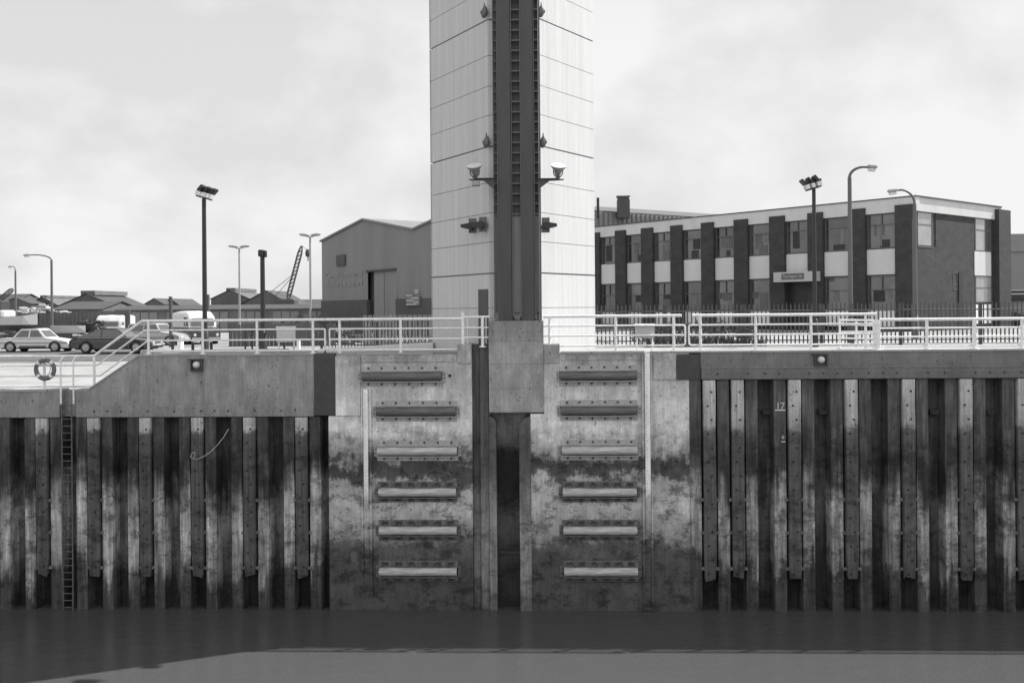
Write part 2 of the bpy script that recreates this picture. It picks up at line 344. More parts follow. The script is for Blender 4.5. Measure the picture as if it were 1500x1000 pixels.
# concrete promenade strip laid on the ground behind the coping
def sheet(name, x0, x1, y0, y1, m, dz=.012, nxs=24, nys=8):
    px_ = sorted(set([x0+(x1-x0)*i/nxs for i in range(nxs+1)]+[q for q in xs_ if x0 < q < x1]))
    py_ = sorted(set([y0+(y1-y0)*i/nys for i in range(nys+1)]+[q for q in ys_ if y0 < q < y1]))
    v = [(x, y, gh(x, y)+dz) for y in py_ for x in px_]; n = len(px_)
    f = [(j*n+i, j*n+i+1, (j+1)*n+i+1, (j+1)*n+i) for j in range(len(py_)-1) for i in range(n-1)]
    return tag(MB().add(v, f).build(name, m), kind='structure')
sheet('promenade', -60, 60, .47, 3.4, m_deck)
sheet('path', -45, XB+1.0, 3.41, 13.0, m_deck)
sheet('pavement', 3.5, 60, 6.2, 18.0, m_deck)
sheet('road', -60, -1.5, 15.5, 24.5, m_road)
sheet('pavement', -9.0, 3, 3.6, 9.5, m_deck)

# ------------------------------------------------------------------ left quay wall
def slab_front(mb, x0, x1, y0, y1, z0, zt):   # straight box
    mb.box(x0, x1, y0, y1, z0, zt)
XC = X(460, 560)
zc = Z(610, 250)
q = empty('quay_wall', (-14, .2, zc), 'left concrete quay wall with a sloping top between its low and high levels', 'wall')
mb = MB(); Xe = X(90, 590); Xf = X(111, 590)
mb.xz([(-60, zc), (Xe, zc), (Xe, ZL), (-60, ZL)], .0, .45)
mb.xz([(Xe, zc), (Xf, zc), (Xf, ZL), (Xe, ZL)], .22, .45)
mb.xz([(Xf, zc), (XC, zc), (XC, ZQ), (XB, ZQ), (XA, ZL), (Xf, ZL)], .0, .45)
mb.build('wall_face', m_capconc, q)
mb = MB()   # pale weathered coping strip on the edge
mb.xz([(-60, ZL+.001), (Xe, ZL+.001), (Xe, ZL+.06), (-60, ZL+.06)], -.02, .5)
mb.xz([(Xf, ZL+.001), (XA, ZL+.001), (XB, ZQ+.001), (XC, ZQ+.001), (XC, ZQ+.045), (XB, ZQ+.045), (XA, ZL+.06), (Xf, ZL+.06)], -.02, .5)
mb.build('coping', m_deck, q)
mb = MB(); zb1 = Z(593, 300)
mb.box(-60, Xe-.03, -.06, .0-.003, zc-.01, zb1+.02, bev=.015); mb.box(Xf+.03, XC-.003, -.05, -.003, zc-.01, zb1, bev=.015)
mb.build('capping_beam', m_capconc, q)
mb = MB()
x = Xf+.6
while x < XC-.2:
    mb.lathe([(0,.02),(.028,.018),(.032,0)], Matrix.Translation((x, -.052, zc+.19+random.uniform(-.02,.02))) @ Matrix.Rotation(R(90), 4, 'X'), 8); x += random.choice([.42,.55,.83])
mb.each('bolt', m_bolt, q)
mb = MB().box(XC+.004, X(492,560), -.03, .45, Z(608,476), ZQ+.045)
mb.build('joint_plate', m_plate, q)

# sheet piling (corrugated steel), left and right
def corr(x0, x1, period, phase, depth, zt, zb, outw, panw):
    pts = []; k0 = math.floor((x0-phase)/period)-1; k1 = math.ceil((x1-phase)/period)+1
    for k in range(k0, k1):
        c = phase+k*period    # pan centre
        pts += [(c-panw/2, depth), (c+panw/2, depth), (c+period/2-outw/2, 0), (c+period/2+outw/2, 0)]
    def yat(xq):
        for a_, b_ in zip(pts, pts[1:]):
            if a_[0] <= xq <= b_[0]: return a_[1]+(b_[1]-a_[1])*(xq-a_[0])/max(1e-6, b_[0]-a_[0])
        return 0
    e0, e1 = (x0, yat(x0)), (x1, yat(x1)); pts = [e0]+[p for p in pts if x0+.01 < p[0] < x1-.01]+[e1]
    mb = MB(); zs = [zb+(zt-zb)*i/6 for i in range(7)]
    n = len(pts); vs = []
    for z in zs:
        vs += [(p[0], p[1], z) for p in pts]
    for j in range(6):
        mb_f = [(j*n+i, j*n+i+1, (j+1)*n+i+1, (j+1)*n+i) for i in range(n-1)]
        mb.add(vs if j == 0 else [], [], 0)
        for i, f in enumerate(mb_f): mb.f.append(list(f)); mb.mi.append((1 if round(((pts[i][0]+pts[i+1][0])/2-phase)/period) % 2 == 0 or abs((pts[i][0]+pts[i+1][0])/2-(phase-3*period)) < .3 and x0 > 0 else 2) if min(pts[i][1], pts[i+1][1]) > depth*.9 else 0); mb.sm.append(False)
    return mb, pts
tag(MB().box(-60, X(480.5,720), .52, 2.2, -3, ZL-.05).box(XD_ := X(1010.5,720), 60, .52, 2.2, -3, ZQ-.1).build('embankment', m_ground), kind='structure')
perL = .809; xt0 = X(138.5, 720); phL = xt0
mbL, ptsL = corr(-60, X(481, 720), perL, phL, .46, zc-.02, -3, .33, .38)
# clutches: thin ribs where the piles interlock
for k in range(-50, 8):
    c = phL+k*perL+.5*perL*0
    for s_ in (-1, 1):
        xx = c+s_*.205
        if -60 < xx < X(478,720): mbL.tube([(xx, .36, -2), (xx, .36, zc-.03)], .016, 6)
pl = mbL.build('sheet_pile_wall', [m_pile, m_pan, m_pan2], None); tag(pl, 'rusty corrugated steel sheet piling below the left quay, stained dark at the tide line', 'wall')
XD = X(1010, 720); zcr = Z(554, 1250)
perR = 41.35*29.55/1447*1.0; phR = X(1164, 720)
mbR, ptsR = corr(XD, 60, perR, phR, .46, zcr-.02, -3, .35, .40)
for k in range(-5, 60):
    for s_ in (-1, 1):
        xx = phR+k*perR+s_*.215
        if XD+.05 < xx < 58: mbR.tube([(xx, .36, -2), (xx, .36, zcr-.03)], .016, 6)
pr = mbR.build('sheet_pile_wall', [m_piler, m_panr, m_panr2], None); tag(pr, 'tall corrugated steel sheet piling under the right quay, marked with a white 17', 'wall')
# painted 17 mark and small 6 mark (letters made as thin raised paint)
def text_obj(body, size, loc, m, parent, rot=(R(90),0,0), name='lettering', ext=.002, align='CENTER', sx=1.0, bold=0.0):
    c = bpy.data.curves.new(name, 'FONT'); c.body = body; c.size = size; c.extrude = ext; c.align_x = align; c.align_y = 'CENTER'; c.offset = bold
    o = bpy.data.objects.new(name, c); COL.objects.link(o)
    dg = bpy.context.evaluated_depsgraph_get(); me = bpy.data.meshes.new_from_object(o.evaluated_get(dg))
    bpy.data.objects.remove(o); me.materials.clear(); me.materials.append(m)
    o = bpy.data.objects.new(name, me); COL.objects.link(o); o.parent = parent
    o.location = Vector(loc)-(parent.matrix_basis.translation if parent and parent.get('_abs') else Vector((0,0,0))); o.rotation_euler = rot; o.scale.x = sx
    return o
p17 = W(1143, 594.5, 0)
text_obj('17', .27, (p17.x, -.004, p17.z), m_letterl, pr, name='painted_number', bold=.004)
MB().box(p17.x-.15, p17.x+.15, -.004, .0, p17.z-.135, p17.z-.105).build('painted_line', m_white, pr)
p6 = W(1147, 640, 0); text_obj('6', .16, (p6.x, -.004, p6.z), m_letterl, pr, name='painted_number', bold=.004)
MB().box(p6.x-.05, p6.x+.07, -.004, .0, p6.z-.15, p6.z-.125).build('painted_line', m_white, pr)
# drain openings in the right pans
for px in (1122, 1203.5, 1366, 1448):
    p = W(px, 604, .38); mb = MB().box(p.x-.13, p.x+.13, .22, .37, p.z-.05, p.z+.10).box(p.x-.10, p.x+.10, .17, .22, p.z-.02, p.z+.03)
    mb.build('step_bracket', m_black, pr)

# timber fenders on the piling
def fender(cx, ztop, zbot, wd, m, name, label, group, ybk=.36):
    e = empty(name, (cx, -.02, zbot), label, 'timber fender', group)
    mb = MB(); n = 9; h = wd/2
    for i in range(n):   # slightly uneven baulk
        pass
    vs = []; zz = [zbot+(ztop-zbot)*i/10 for i in range(11)]
    for i, z in enumerate(zz):
        jx = random.uniform(-.008, .008); sc = 1 if i else random.uniform(.8, .9)
        for x_, y_ in ((-h*sc+.02, -.10), (h*sc-.02, -.10), (h*sc, -.08), (h*sc, .18), (-h*sc, .18), (-h*sc, -.08)):
            vs.append((cx+x_+jx, y_+.0+(0.03 if i == 0 else 0), z+(random.uniform(-.06,.06) if i == 0 else 0)))
    fs = [(i*6+k, i*6+(k+1)%6, (i+1)*6+(k+1)%6, (i+1)*6+k) for i in range(10) for k in range(6)] + [(5,4,3,2,1,0), tuple(60+k for k in range(6))]
    mb.add(vs, fs); mb.build('baulk', m, e)
    mb = MB()
    z = ztop-.35; s_ = 1
    while z > zbot+.1:
        mb.lathe([(0,.025),(.028,.02),(.032,0)], Matrix.Translation((cx+s_*h*.3, -.10, z)) @ Matrix.Rotation(R(90), 4, 'X'), 8); z -= .42; s_ = -s_
    mb.each('bolt', m_black, e)
    for z in (Z(732), Z(780), Z(832)):
        if ztop > z > zbot: MB().box(cx-h-.09, cx+h+.09, -.035, .12, z-.045, z+.045, bev=.01).build('cross_bracket', m_framel, e)
    return e
lab = ['timber fender at the far left edge of the sheet piling, beside the wall end of the frame', 'pale-topped timber fender just left of the long rusty ladder', 'timber fender just right of the long rusty ladder',
       'second timber fender to the right of the rusty ladder', 'third timber fender right of the ladder, where the loose wire hooks', 'fourth timber fender right of the ladder on the left piling', 'timber fender nearest the dark joint plate on the left piling']
for i, px in enumerate((-15, 62, 138.5, 214, 291, 368, 447)):
    c = phL+(i-2)*perL*2
    if i == 0: continue
    fender(c, zc-.03, Z(845)+random.uniform(-.05,.05), .36, m_timber, 'timber_fender', lab[i], 'timber fenders bolted to the left piling')
labr = ['first timber fender on the right piling, nearest the pale pier', 'second timber fender on the right piling, left of the white 17 mark', 'timber fender just right of the white 17 mark', 'timber fender directly below the round lamp of the right quay wall',
        'timber fender under the closed end of the white hinged gate on the right quay', 'timber fender second from the right edge of the right piling', 'timber fender at the right edge of the right piling']
for i, k in enumerate((-3, -2, 0, 2, 4, 6, 8)):
    fender(phR+k*perR, zcr-.03, Z(846)+random.uniform(-.05,.05), .37, m_timberr, 'timber_fender', labr[i], 'timber fenders bolted to the right piling')

# ------------------------------------------------------------------ right quay wall
q = empty('quay_wall', (14, .2, zcr), 'right concrete quay wall with a long capping beam and a flat top', 'wall')
XE = X(1026, 535)
MB().xz([(XE, zcr), (60, zcr), (60, ZQ), (XE, ZQ)], .0, .45).build('wall_face', m_capr, q)
MB().box(X(955,520), 60, -.03, .5, ZQ+.001, ZQ+.05).build('coping', m_deck, q)
mb = MB().box(XE+.02, 60, -.10, -.003, zcr-.01, Z(540,1250), bev=.02).box(XE+.02, 60, -.05, -.003, Z(540,1250)+.003, Z(535,1250), bev=.01); mb.build('capping_beam', m_capr, q)
mb = MB(); x = XE+.5
while x < 22:
    mb.lathe([(0,.02),(.028,.018),(.032,0)], Matrix.Translation((x, -.102, zcr+.17)) @ Matrix.Rotation(R(90), 4, 'X'), 8); x += random.choice([.42,.5,.9])
mb.each('bolt', m_bolt, q)
MB().box(X(991,535), X(1025,535), -.04, .2, Z(556,1008), Z(518.5,1008)).build('joint_plate', m_plate, q)

# ------------------------------------------------------------------ the pier
pier = empty('barrier_pier', (X(750), .5, 0), 'pale concrete barrier pier with fender rows and a dark central gate slot', 'pier')
xl0, xl1 = X(481), X(692, 700); xr0, xr1 = X(797, 560), X(1010)
mb = MB()
mb.box(X(492.5,560), xl1, 0, 4, Z(608), ZQ); mb.box(xl0, xl1, 0, 4, -3, Z(608)-.001); mb.box(XC+.01, X(492.5,560)-.001, .46, 4, Z(608), ZQ); mb.box(xl1+.001, X(716,540)-.001, .51, 4, -3, ZQ)                                 # left face
mb.box(X(492,560), X(528,560), -.06, -.003, Z(608,505), Z(522,505))   # proud upper slab
mb.box(X(670,520), xl1-.002, -.025, 1.2, ZQ-.3, Z(504,682), bev=.02)      # raised stub
mb.box(X(530,520), X(668,520), -.03, -.002, ZQ-.22, ZQ-.02)
mb.build('left_face' if False else 'wall_face', m_wallconc, pier)
mb = MB()
mb.box(xr0, xr1, 0, 4, -3, ZQ)
mb.box(X(778,750), xr0-.001, .002, 4, -3, Z(606,790))
mb.box(X(957,535), X(990,535), -.05, -.003, Z(555,975), Z(520,975))
mb.box(xr0+.002, X(820,520), -.025, 1.2, ZQ-.3, Z(503.5,808), bev=.02)
mb.box(xr0+.5, X(1009,520), -.02, -.002, ZQ-.2, ZQ-.02)
mb.build('wall_face', m_wallconc, pier)
mb = MB().box(X(716,540), X(796.5,540), -.0, 4, Z(499.5), Z(470), bev=.004)
for a, b_ in ((533,499.7),(569,533.2),(604,569.2)): mb.box(X(716,540), X(796.5,540), .0, 4, Z(a), Z(b_), bev=.004)
mb.box(X(716,540)+.02, X(796.5,540)-.02, .03, 3.9, Z(604)+.01, Z(470)-.01)
mb.build('nose_block', m_nose, pier)
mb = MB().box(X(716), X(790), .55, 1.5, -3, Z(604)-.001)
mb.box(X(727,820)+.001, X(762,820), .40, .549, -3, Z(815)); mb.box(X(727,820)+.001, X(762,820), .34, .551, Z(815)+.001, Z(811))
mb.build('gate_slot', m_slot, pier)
mb = MB(); zt_ = Z(504,700)
mb.box(X(692.5,700)+.001, X(704,700), .30, .5, -3, zt_-.02); mb.box(X(704,700)+.001, X(716,700), .16, .5, -3, zt_)
mb.tube([(X(703,600), .22, -1), (X(703,600), .22, zt_-.2), (X(698,510), .22, zt_)], .018, 6)
mb.build('steel_liner', m_liner, pier)
def arch(x0, x1, y0, y1, side):   # guide with a quarter-round top
    pts = [(x0, -3), (x1, -3)]; w_ = x1-x0; zt = Z(610)
    for i in range(7):
        a = R(90*i/6)
        pts.append((x0+w_*math.cos(a), zt-w_+w_*math.sin(a)))
    if side < 0: pts = [(x0+x1-p[0], p[1]) for p in pts][::-1]
    return MB().xz(pts, y0, y1)
arch(X(716.5,700), X(727,700), .08, .54, 1).build('slot_guide', m_liner, pier)
arch(X(761,700), X(778,700)-.003, -.02, .54, -1).build('slot_guide', m_liner, pier)

# horizontal fenders on the pier
def h_fender(label, cx, cz, ln, mlog, mfr, group, low):
    e = empty('pier_fender', (cx, -.02, cz), label, 'fender', group, absolute=False)
    h = ln/2; mb = MB(); n = 14; vs = []; seg = 10
    for i in range(n+1):
        x_ = -h+ln*i/n; rr = .135*random.uniform(.93, 1.04)
        for k in range(seg+1):
            a = math.pi*k/seg; vs.append((x_, -rr*1.15*math.sin(a)-.06, rr*math.cos(a)))
    fs = [(i*(seg+1)+k, (i+1)*(seg+1)+k, (i+1)*(seg+1)+k+1, i*(seg+1)+k+1) for i in range(n) for k in range(seg)]
    mb.add(vs, fs, 0, True); mb.add(vs[:seg+1], [tuple(range(seg+1))]); mb.add(vs[-seg-1:], [tuple(range(seg,-1,-1))])
    mb.build('log', mlog, e)
    mb = MB().box(-h-.04, h+.04, -.10, .018, .145, .165).box(-h-.04, h+.04, -.14, .018, -.175, -.150)
    mb.box(-h-.03, h+.03, -.012, .018, .166, .32).box(-h-.03, h+.03, -.012, .018, -.30, -.176)
    mb.box(-h-.12, -h-.03, -.03, .018, -.16, .16).box(h+.03, h+.12, -.03, .018, -.16, .16)
    mb.build('steel_bracket', mfr, e)
    mb = MB()
    for k in range(6):
        xx = -h+.18+k*(ln-.36)/5
        for zz in (.235, -.235):
            if low:
                for dx in (-.07, .07): mb.box(xx+dx-.012, xx+dx+.012, -.09, -.013, zz-.06, zz+.06)
            mb.lathe([(0,.03),(.03,.025),(.035,0)], Matrix.Translation((xx, -.013, zz+(.02 if zz > 0 else 0))) @ Matrix.Rotation(R(90), 4, 'X'), 8)
    for sx_ in (-1, 1):
        for zz in (-.06, .06): mb.box(sx_*(h+.085)-.015, sx_*(h+.085)+.015, -.05, -.031, zz-.015, zz+.015)
    mb.each('bolt', m_bolt, e)
ordn = ['top', 'second', 'third', 'fourth', 'fifth', 'lowest']
rowsL = [(589,551),(610,602),(612,660),(612,720),(613,776),(613,836)]
rowsR = [(876,550),(877,601),(878,659),(878,720),(879,776),(880,836)]
for side, rows, ln in (('left', rowsL, 2.42), ('right', rowsR, 2.28)):
    for i, (px, py) in enumerate(rows):
        p = W(px, py, 0)
        look = 'dark worn' if i < 2 else ('streaked' if i == 2 else 'pale rounded')
        h_fender('%s horizontal log fender, %s of the six on the %s half of the pier' % (look, ordn[i], side), p.x, p.z, ln-.06*(i > 2), m_logd if i < 2 else m_logl, m_frame if i < 3 else m_framel,
                 'horizontal fenders on the %s of the gate slot' % side, i > 2)
# round hole in the pier
p = W(659, 550); MB().lathe([(0,.0),(.05,.0),(.052,-.02)], Matrix.Translation((p.x,-.004,p.z)) @ Matrix.Rotation(R(90),4,'X'), 14).build('drain_hole', m_black, pier)

# tide gauges
def gauge(px0, px1, pyt, pyb, pyend, cpx0, cpx1, label):
    x0, x1 = X(px0, 640), X(px1, 640); e = empty('tide_gauge', ((x0+x1)/2, -.03, Z(pyb)), label, 'tide gauge')
    MB().box(x0, x1, -.07, -.035, Z(pyb), Z(pyt)).build('gauge_board', m_gauge, e)
    c0, c1 = X(cpx0, 700), X(cpx1, 700)
    mb = MB().box(c0, c0+.05, -.08, -.002, Z(pyend), Z(pyt)).box(c1-.05, c1, -.08, -.002, Z(pyend), Z(pyt)).box(c0+.051, c1-.051, -.03, -.002, Z(pyend), Z(pyt))
    mb.build('channel', m_liner if False else m_wallconc, e)
    mb = MB(); z = Z(pyt)-.12; k = 0
    while z > Z(pyb)+.5 and z > 3.6:
        wd = .05 if k % 5 == 0 else .025
        mb.box(x0+.03, x0+.03+wd, -.074, -.0705, z-.012, z+.012)
        z -= .1; k += 1
    mb.each('scale_mark', m_marks, e)
gauge(533, 539.5, 569, 745, 875, 530, 545, 'narrow white tide gauge board fading into the left half of the pier')
gauge(945, 952.5, 519, 778, 893, 941, 956, 'long white tide gauge board running from the coping down the right half of the pier')

# ------------------------------------------------------------------ the tower
YF = .35
A = W(714.5, 100, YF); B = W(791, 100, YF)
ang = R(57)
nL = Vector((-math.sin(ang), -math.cos(ang), 0)); nR = Vector((math.sin(ang), -math.cos(ang), 0))
Lp = hit(630.5, 200, A, nL); Rp = hit(869.8, 200, B, nR)
dp = max(Lp.y, Rp.y)
hexa = [(A.x, A.y), (B.x, B.y), (Rp.x, Rp.y), (Rp.x, Rp.y+.6), (B.x, Rp.y+3.8), (A.x, Rp.y+3.8), (Lp.x, Rp.y+.6), (Lp.x, Lp.y)]
cxh = (A.x+B.x)/2; cyh = dp+.3
def inset(poly, d):
    out_ = []
    for x_, y_ in poly:
        v = Vector((x_-cxh, y_-cyh)); l = v.length; v *= (l-d)/l; out_.append((v.x+cxh, v.y+cyh))
    return out_
def zl(py): return W(630.5, py, Lp.y).z
z407 = zl(406.5); Pz = (zl(73)-z407)/2
joints = [(zl(452), .008), (z407, .024)]
for c in range(0, 5):
    for fr in (.247, .476, .717, 1.0): joints.append((z407+Pz*(c+fr), .022 if fr == 1.0 else .008))
tower = empty('barrier_tower', (cxh, cyh, ZQ), 'tall pale concrete barrier tower with a dark steel gate guide up its nose', 'tower')
mb = MB(); zprev = 7.2
for zj, g_ in joints:
    mb.prism(hexa, zprev, zj-g_); zprev = zj+g_
mb.prism(hexa, zprev, 31)
mb.build('shaft', m_tower, tower)
MB().prism(inset(hexa, .09), 7.3, 30.9).build('joint_core', m_groove, tower)
# steel gate guide
GO = .30
def gx(px): return W(px, 250, 0).x
def gz(py): return Z(py, 755, 0)
zb = gz(469); ZT = 30.5; zc_ = gz(314)
def ub(mb, a, b_, y0, y1, z0, z1): mb.box(gx(a), gx(b_), y0+GO, y1+(GO if y1 < .3 else 0), z0, z1)
g0 = MB()
YFk = YF
ub(g0, 729, 748, -.22, YF-.002, zb, ZT); ub(g0, 763, 781.5, -.22, YF-.002, zb, ZT)     # two dark columns
ub(g0, 722.3, 728.9, .02, YF+.02, zc_, ZT); ub(g0, 781.6, 790, .02, YF+.02, zc_, ZT); ub(g0, 748.1, 762.9, .025, YF+.02, zc_, ZT)
g0.build('gate_guide', m_steel, tower)
g1 = MB()
for a in (722.3, 728.0, 749.0, 762.0, 782.2): ub(g1, a, a+.9, -.235, -.10, zb+.05, ZT)
ub(g1, 789.7, 791.6, -.20, YF-.003, zb, ZT)
g1.build('guide_edge', m_steel2, tower)
g3 = MB(); ub(g3, 788.9, 789.6, -.22, 0, zb, ZT); g3.build('bright_edge', m_steeledge, tower)
g2 = MB(); z = zc_+.02
while z < ZT:
    for a, c in ((723.3, 727.9), (749.9, 761.9), (783.2, 788.8)):
        if z < 18.7: gg = MB(); ub(gg, a, c, -.16, -.08, z-.022, z+.022); gg.build('rung', m_steel2, tower)
        else: ub(g2, a, c, -.16, -.08, z-.022, z+.022)
    z += .312
g2.build('upper_rungs', m_steel2, tower)['kind'] = 'stuff'
g4 = MB()
for a, c in ((723.3, 727.9), (749.9, 761.9), (783.2, 788.8)):
    x0, x1 = gx(a), gx(c); ub(g4, a, c, -.08, .0, gz(458), zc_-.03)
    xm = (x0+x1)/2; wv = (x1-x0)/2
    g4.add([(x0, -.12, gz(458)), (x0+.03, -.12, gz(458)), (xm-.02+.0, -.12, zb+.0), (xm-.05, -.12, zb)], [(0,1,2,3)][:0])
g4.build('guide_panel', m_panel, tower)
g5 = MB()
for a, c in ((723.3, 727.9), (749.9, 761.9), (783.2, 788.8)):
    x0, x1 = gx(a), gx(c); xm = (x0+x1)/2
    for xa, s_ in ((x0, 1), (x1, -1)):
        g5.xz([(xa-.015, gz(458)), (xa+.015, gz(458)), (xm-s_*.04+.015, zb+.02), (xm-s_*.04-.015, zb+.02)], -.235+GO, -.02+GO)
g5.build('guide_foot', m_panel, tower)
MB().box(gx(721.5), gx(791), -.24+GO, YF-.01, zb-.05, zb-.001).build('base_shoe', m_steel, tower)
# door in the left face
def fpt(px, py, off): return hit(px, py, A+nL*off, nL)
def fquad(px0, px1, pyt, pyb, off, depth, P, n):
    a = hit(px0, pyb, P, n); b_ = hit(px1, pyb, P, n); a2 = hit(px0, pyt, P, n)
    zt = a2.z; zb2 = a.z; vs = []
    for o in (off, off-depth):
        vs += [Vector((a.x,a.y,zb2))+n*o, Vector((b_.x,b_.y,zb2))+n*o, Vector((b_.x,b_.y,zt))+n*o, Vector((a.x,a.y,zt))+n*o]
    return MB().add(vs, [(0,1,2,3),(7,6,5,4),(0,4,5,1),(1,5,6,2),(2,6,7,3),(3,7,4,0)])
dr = fquad(701.5, 716, 424, 512, .012, .06, A, nL).build('door', m_steel, tower)
# small fittings on the tower faces (bulkhead lamps)
def bulk(px, py, P, n, label):
    c = hit(px, py, P+n*.12, n); e = empty('bulkhead_lamp', c, label, 'lamp', 'small bulkhead lamps on the tower corners', absolute=False)
    q_ = n.to_track_quat('Z', 'Y').to_matrix().to_4x4()
    MB().lathe([(0,.20),(.05,.16),(.085,.08),(.10,0),(.09,-.10),(.05,-.17),(0,-.19)], Matrix.Rotation(R(8),4,'Y'), 12).build('lamp_body', m_steel2, e)
    MB().box(-.12,.12,-.03,.03,-.05,.03).box(-.015,.015,-.015,.015,.15,.27).build('mount', m_steel, e)
bulk(709.5, 18, A, nL, 'small bulkhead lamp high on the left tower face near the top of the frame')
bulk(792.5, 17, B, nR, 'small bulkhead lamp high on the right tower face near the top of the frame')
bulk(712.5, 208, A, nL, 'small bulkhead lamp on the left tower face above the bowl floodlight')
bulk(795.5, 208, B, nR, 'small bulkhead lamp on the right tower face above the bowl floodlight')
# bowl floodlights on bracket arms
def bowl(px, sgn, label, extra=False):
    base = W(px, 263, -.35); tip = base
    e = empty('bowl_floodlight', base, label, 'floodlight', 'bowl floodlights on bracket arms', absolute=False)
    T = Matrix.Translation((0,0,.28)) @ Matrix.Rotation(R(6*sgn), 4, 'Y') @ Matrix.Rotation(R(28), 4, 'X')
    MB().lathe([(.07,-.16),(.10,-.10),(.12,-.02),(.19,.06),(.245,.14),(.25,.165)], T, 20).build('bowl', m_lampg, e)
    MB().lathe([(.245,.16),(.12,.185),(0,.19)], T, 20).build('lens', m_lens, e)
    mb = MB().tube([(0,0,0),(0,0,.16)], .05, 8); 
    for s_ in (-1,1): mb.tube([(s_*.03,0,.04),(s_*.13,0,.16),(s_*.14,.0,.28)], .018, 6)
    mb.build('yoke', m_steel, e)
    xg = gx(724 if sgn < 0 else 788)-base.x
    mb = MB()
    o_ = [(-sgn*-.16, .015), (xg, .015), (xg, -.30), (-sgn*-.0+ -sgn*.26, -.04), (sgn*.16, -.02)]
    if sgn > 0: o_ = [(xg, .015), (xg, -.30), (-.26, -.04), (.17, -.02), (.17, .015)]
    else: o_ = [(-.17, .015), (-.17, -.02), (.26, -.04), (xg, -.30), (xg, .015)]
    mb.xz(o_, -.03, .03); mb.box(min(0,xg), max(0,xg), -.12, .12, .016, .03)
    mb.build('bracket_arm', m_steel, e)
    return e
bowl(695.5, -1, 'upturned bowl floodlight on a bracket left of the gate guide, above a small square lamp')
bowl(817.5, 1, 'upturned bowl floodlight on a bracket to the right of the gate guide')
p = W(697, 268, -.35)
e = empty('square_lamp', p, 'small square floodlight hanging under the left bracket arm', 'lamp', absolute=False)
MB().box(-.12,.12,-.1,.1,-.10,.06, bev=.02).box(-.10,.10,-.12,-.1,-.08,.04).build('housing', m_lampg, e); MB().box(-.14,.14,-.015,.015,.06,.10).tube([(0,0,.06),(0,0,.12)],.02,6).build('bracket', m_steel, e)
# black signal horns with square boards
def horn(px, py, P, n, sgn, label, two=False):
    c = hit(px, py, P, n); e = empty('signal_light', c, label, 'signal light', 'black hooded signal lights on the tower', absolute=False)
    y = -.45
    def one(x0, s_):
        pts = [(x0, .09), (x0+s_*.34, .03), (x0+s_*.36, -.03), (x0+s_*.34, -.06), (x0, -.14)]
        if s_ < 0: pts = pts[::-1]
        MB().xz(pts, y-.10, y+.08).box(x0-.07*s_, x0, y-.08, .05, -.09, .06).build('hood', m_black, e)
        MB().box(min(x0-.20*s_, x0+.06*s_), max(x0-.20*s_, x0+.06*s_), .06+y, .08+y, -.24, .24) if False else None
        MB().box(x0-.11, x0+.13, y+.10, y+.12, -.23, .23).build('backboard', m_steel2, e)
    one(0, sgn)
    MB().tube([(0, y+.12, 0), (0, .3, 0)], .03, 6).build('stalk', m_black, e)
    return e
horn(693, 332, A, nL, -1, 'black hooded signal light farthest left on the left tower face')
horn(708, 330, A, nL, -1, 'black hooded signal light on the left tower face close to the gate guide')
horn(799, 331, B, nR, 1, 'single black hooded signal light on the right tower face')

# ------------------------------------------------------------------ railings
TR, MR, PR = .045, .027, .042
def rail_thing(label, paths, posts, group=None, name='railing', mat_=None):
    allp = [p for pa, r in paths for p in pa]
    e = empty(name, allp[0], label, 'railing' if name == 'railing' else 'gate', group)
    for i, (pa, r) in enumerate(paths): MB().tube(pa, r, 8).build('top_rail' if i == 0 else 'rail', m_galv, e)
    for (x_, y_, z0, z1, r) in posts:
        MB().tube([(x_, y_, z0), (x_, y_, z1)], r, 8).lathe([(r*2.2,.0),(r*2.2,.03),(r,.035)], Matrix.Translation((x_, y_, z0)), 10).build('post', m_galv, e)
    return e
YR = .12
def lv(px, py): return W(px, py, YR)
# lower left railing + sloping part + upper run up to the gap at x=486
rl = []
hts = [1.08, .79, .47, .14]
x0 = -40; xs1 = X(138, 520, YR); xs2 = X(208, 470, YR); xend = X(476, 470, YR)
for i, h_ in enumerate(hts):
    sh = (1.08-h_)*.30
    rl.append(([(x0, YR, ZL+h_), (xs1+sh, YR, ZL+h_), (xs2+sh, YR, ZQ+h_), (xend, YR, ZQ+h_)], TR if i == 0 else MR))
rl.append(([(xend, YR, ZQ+.79), (xend, YR, ZQ+.14)], MR))
posts = [(X(px, 545, YR), YR, ZL+.05, ZL+1.08, PR) for px in (-140, -40, 65, 138)] + [(X(px, 495, YR), YR, ZQ+.04, ZQ+1.06, PR) for px in (217.5, 297, 376.5, 458.5)]
rail_thing('pale tube railing on the left quay that climbs the slope beside the lifebuoy', rl, posts)
xa = X(482.5, 470, YR); xb_ = X(641, 470, YR); 
zr = ZQ
rail_thing('pale tube railing between the octagonal sign and the left side of the tower', [([(xend+.02, YR, zr+1.08), (X(677,470,YR), YR, zr+1.08)], TR)]+[([(xa, YR, zr+h_), (X(677,470,YR), YR, zr+h_)], MR) for h_ in hts[1:3]]+[([(X(570,470,YR), YR, zr+.14), (X(670,470,YR), YR, zr+.14)], MR), ([(xa, YR, zr+.79), (xa, YR, zr+.14), (X(570,470,YR), YR, zr+.14)], MR)],
           [(X(px, 495, YR), YR, ZQ+.02, ZQ+1.06, PR) for px in (497.5, 587)])
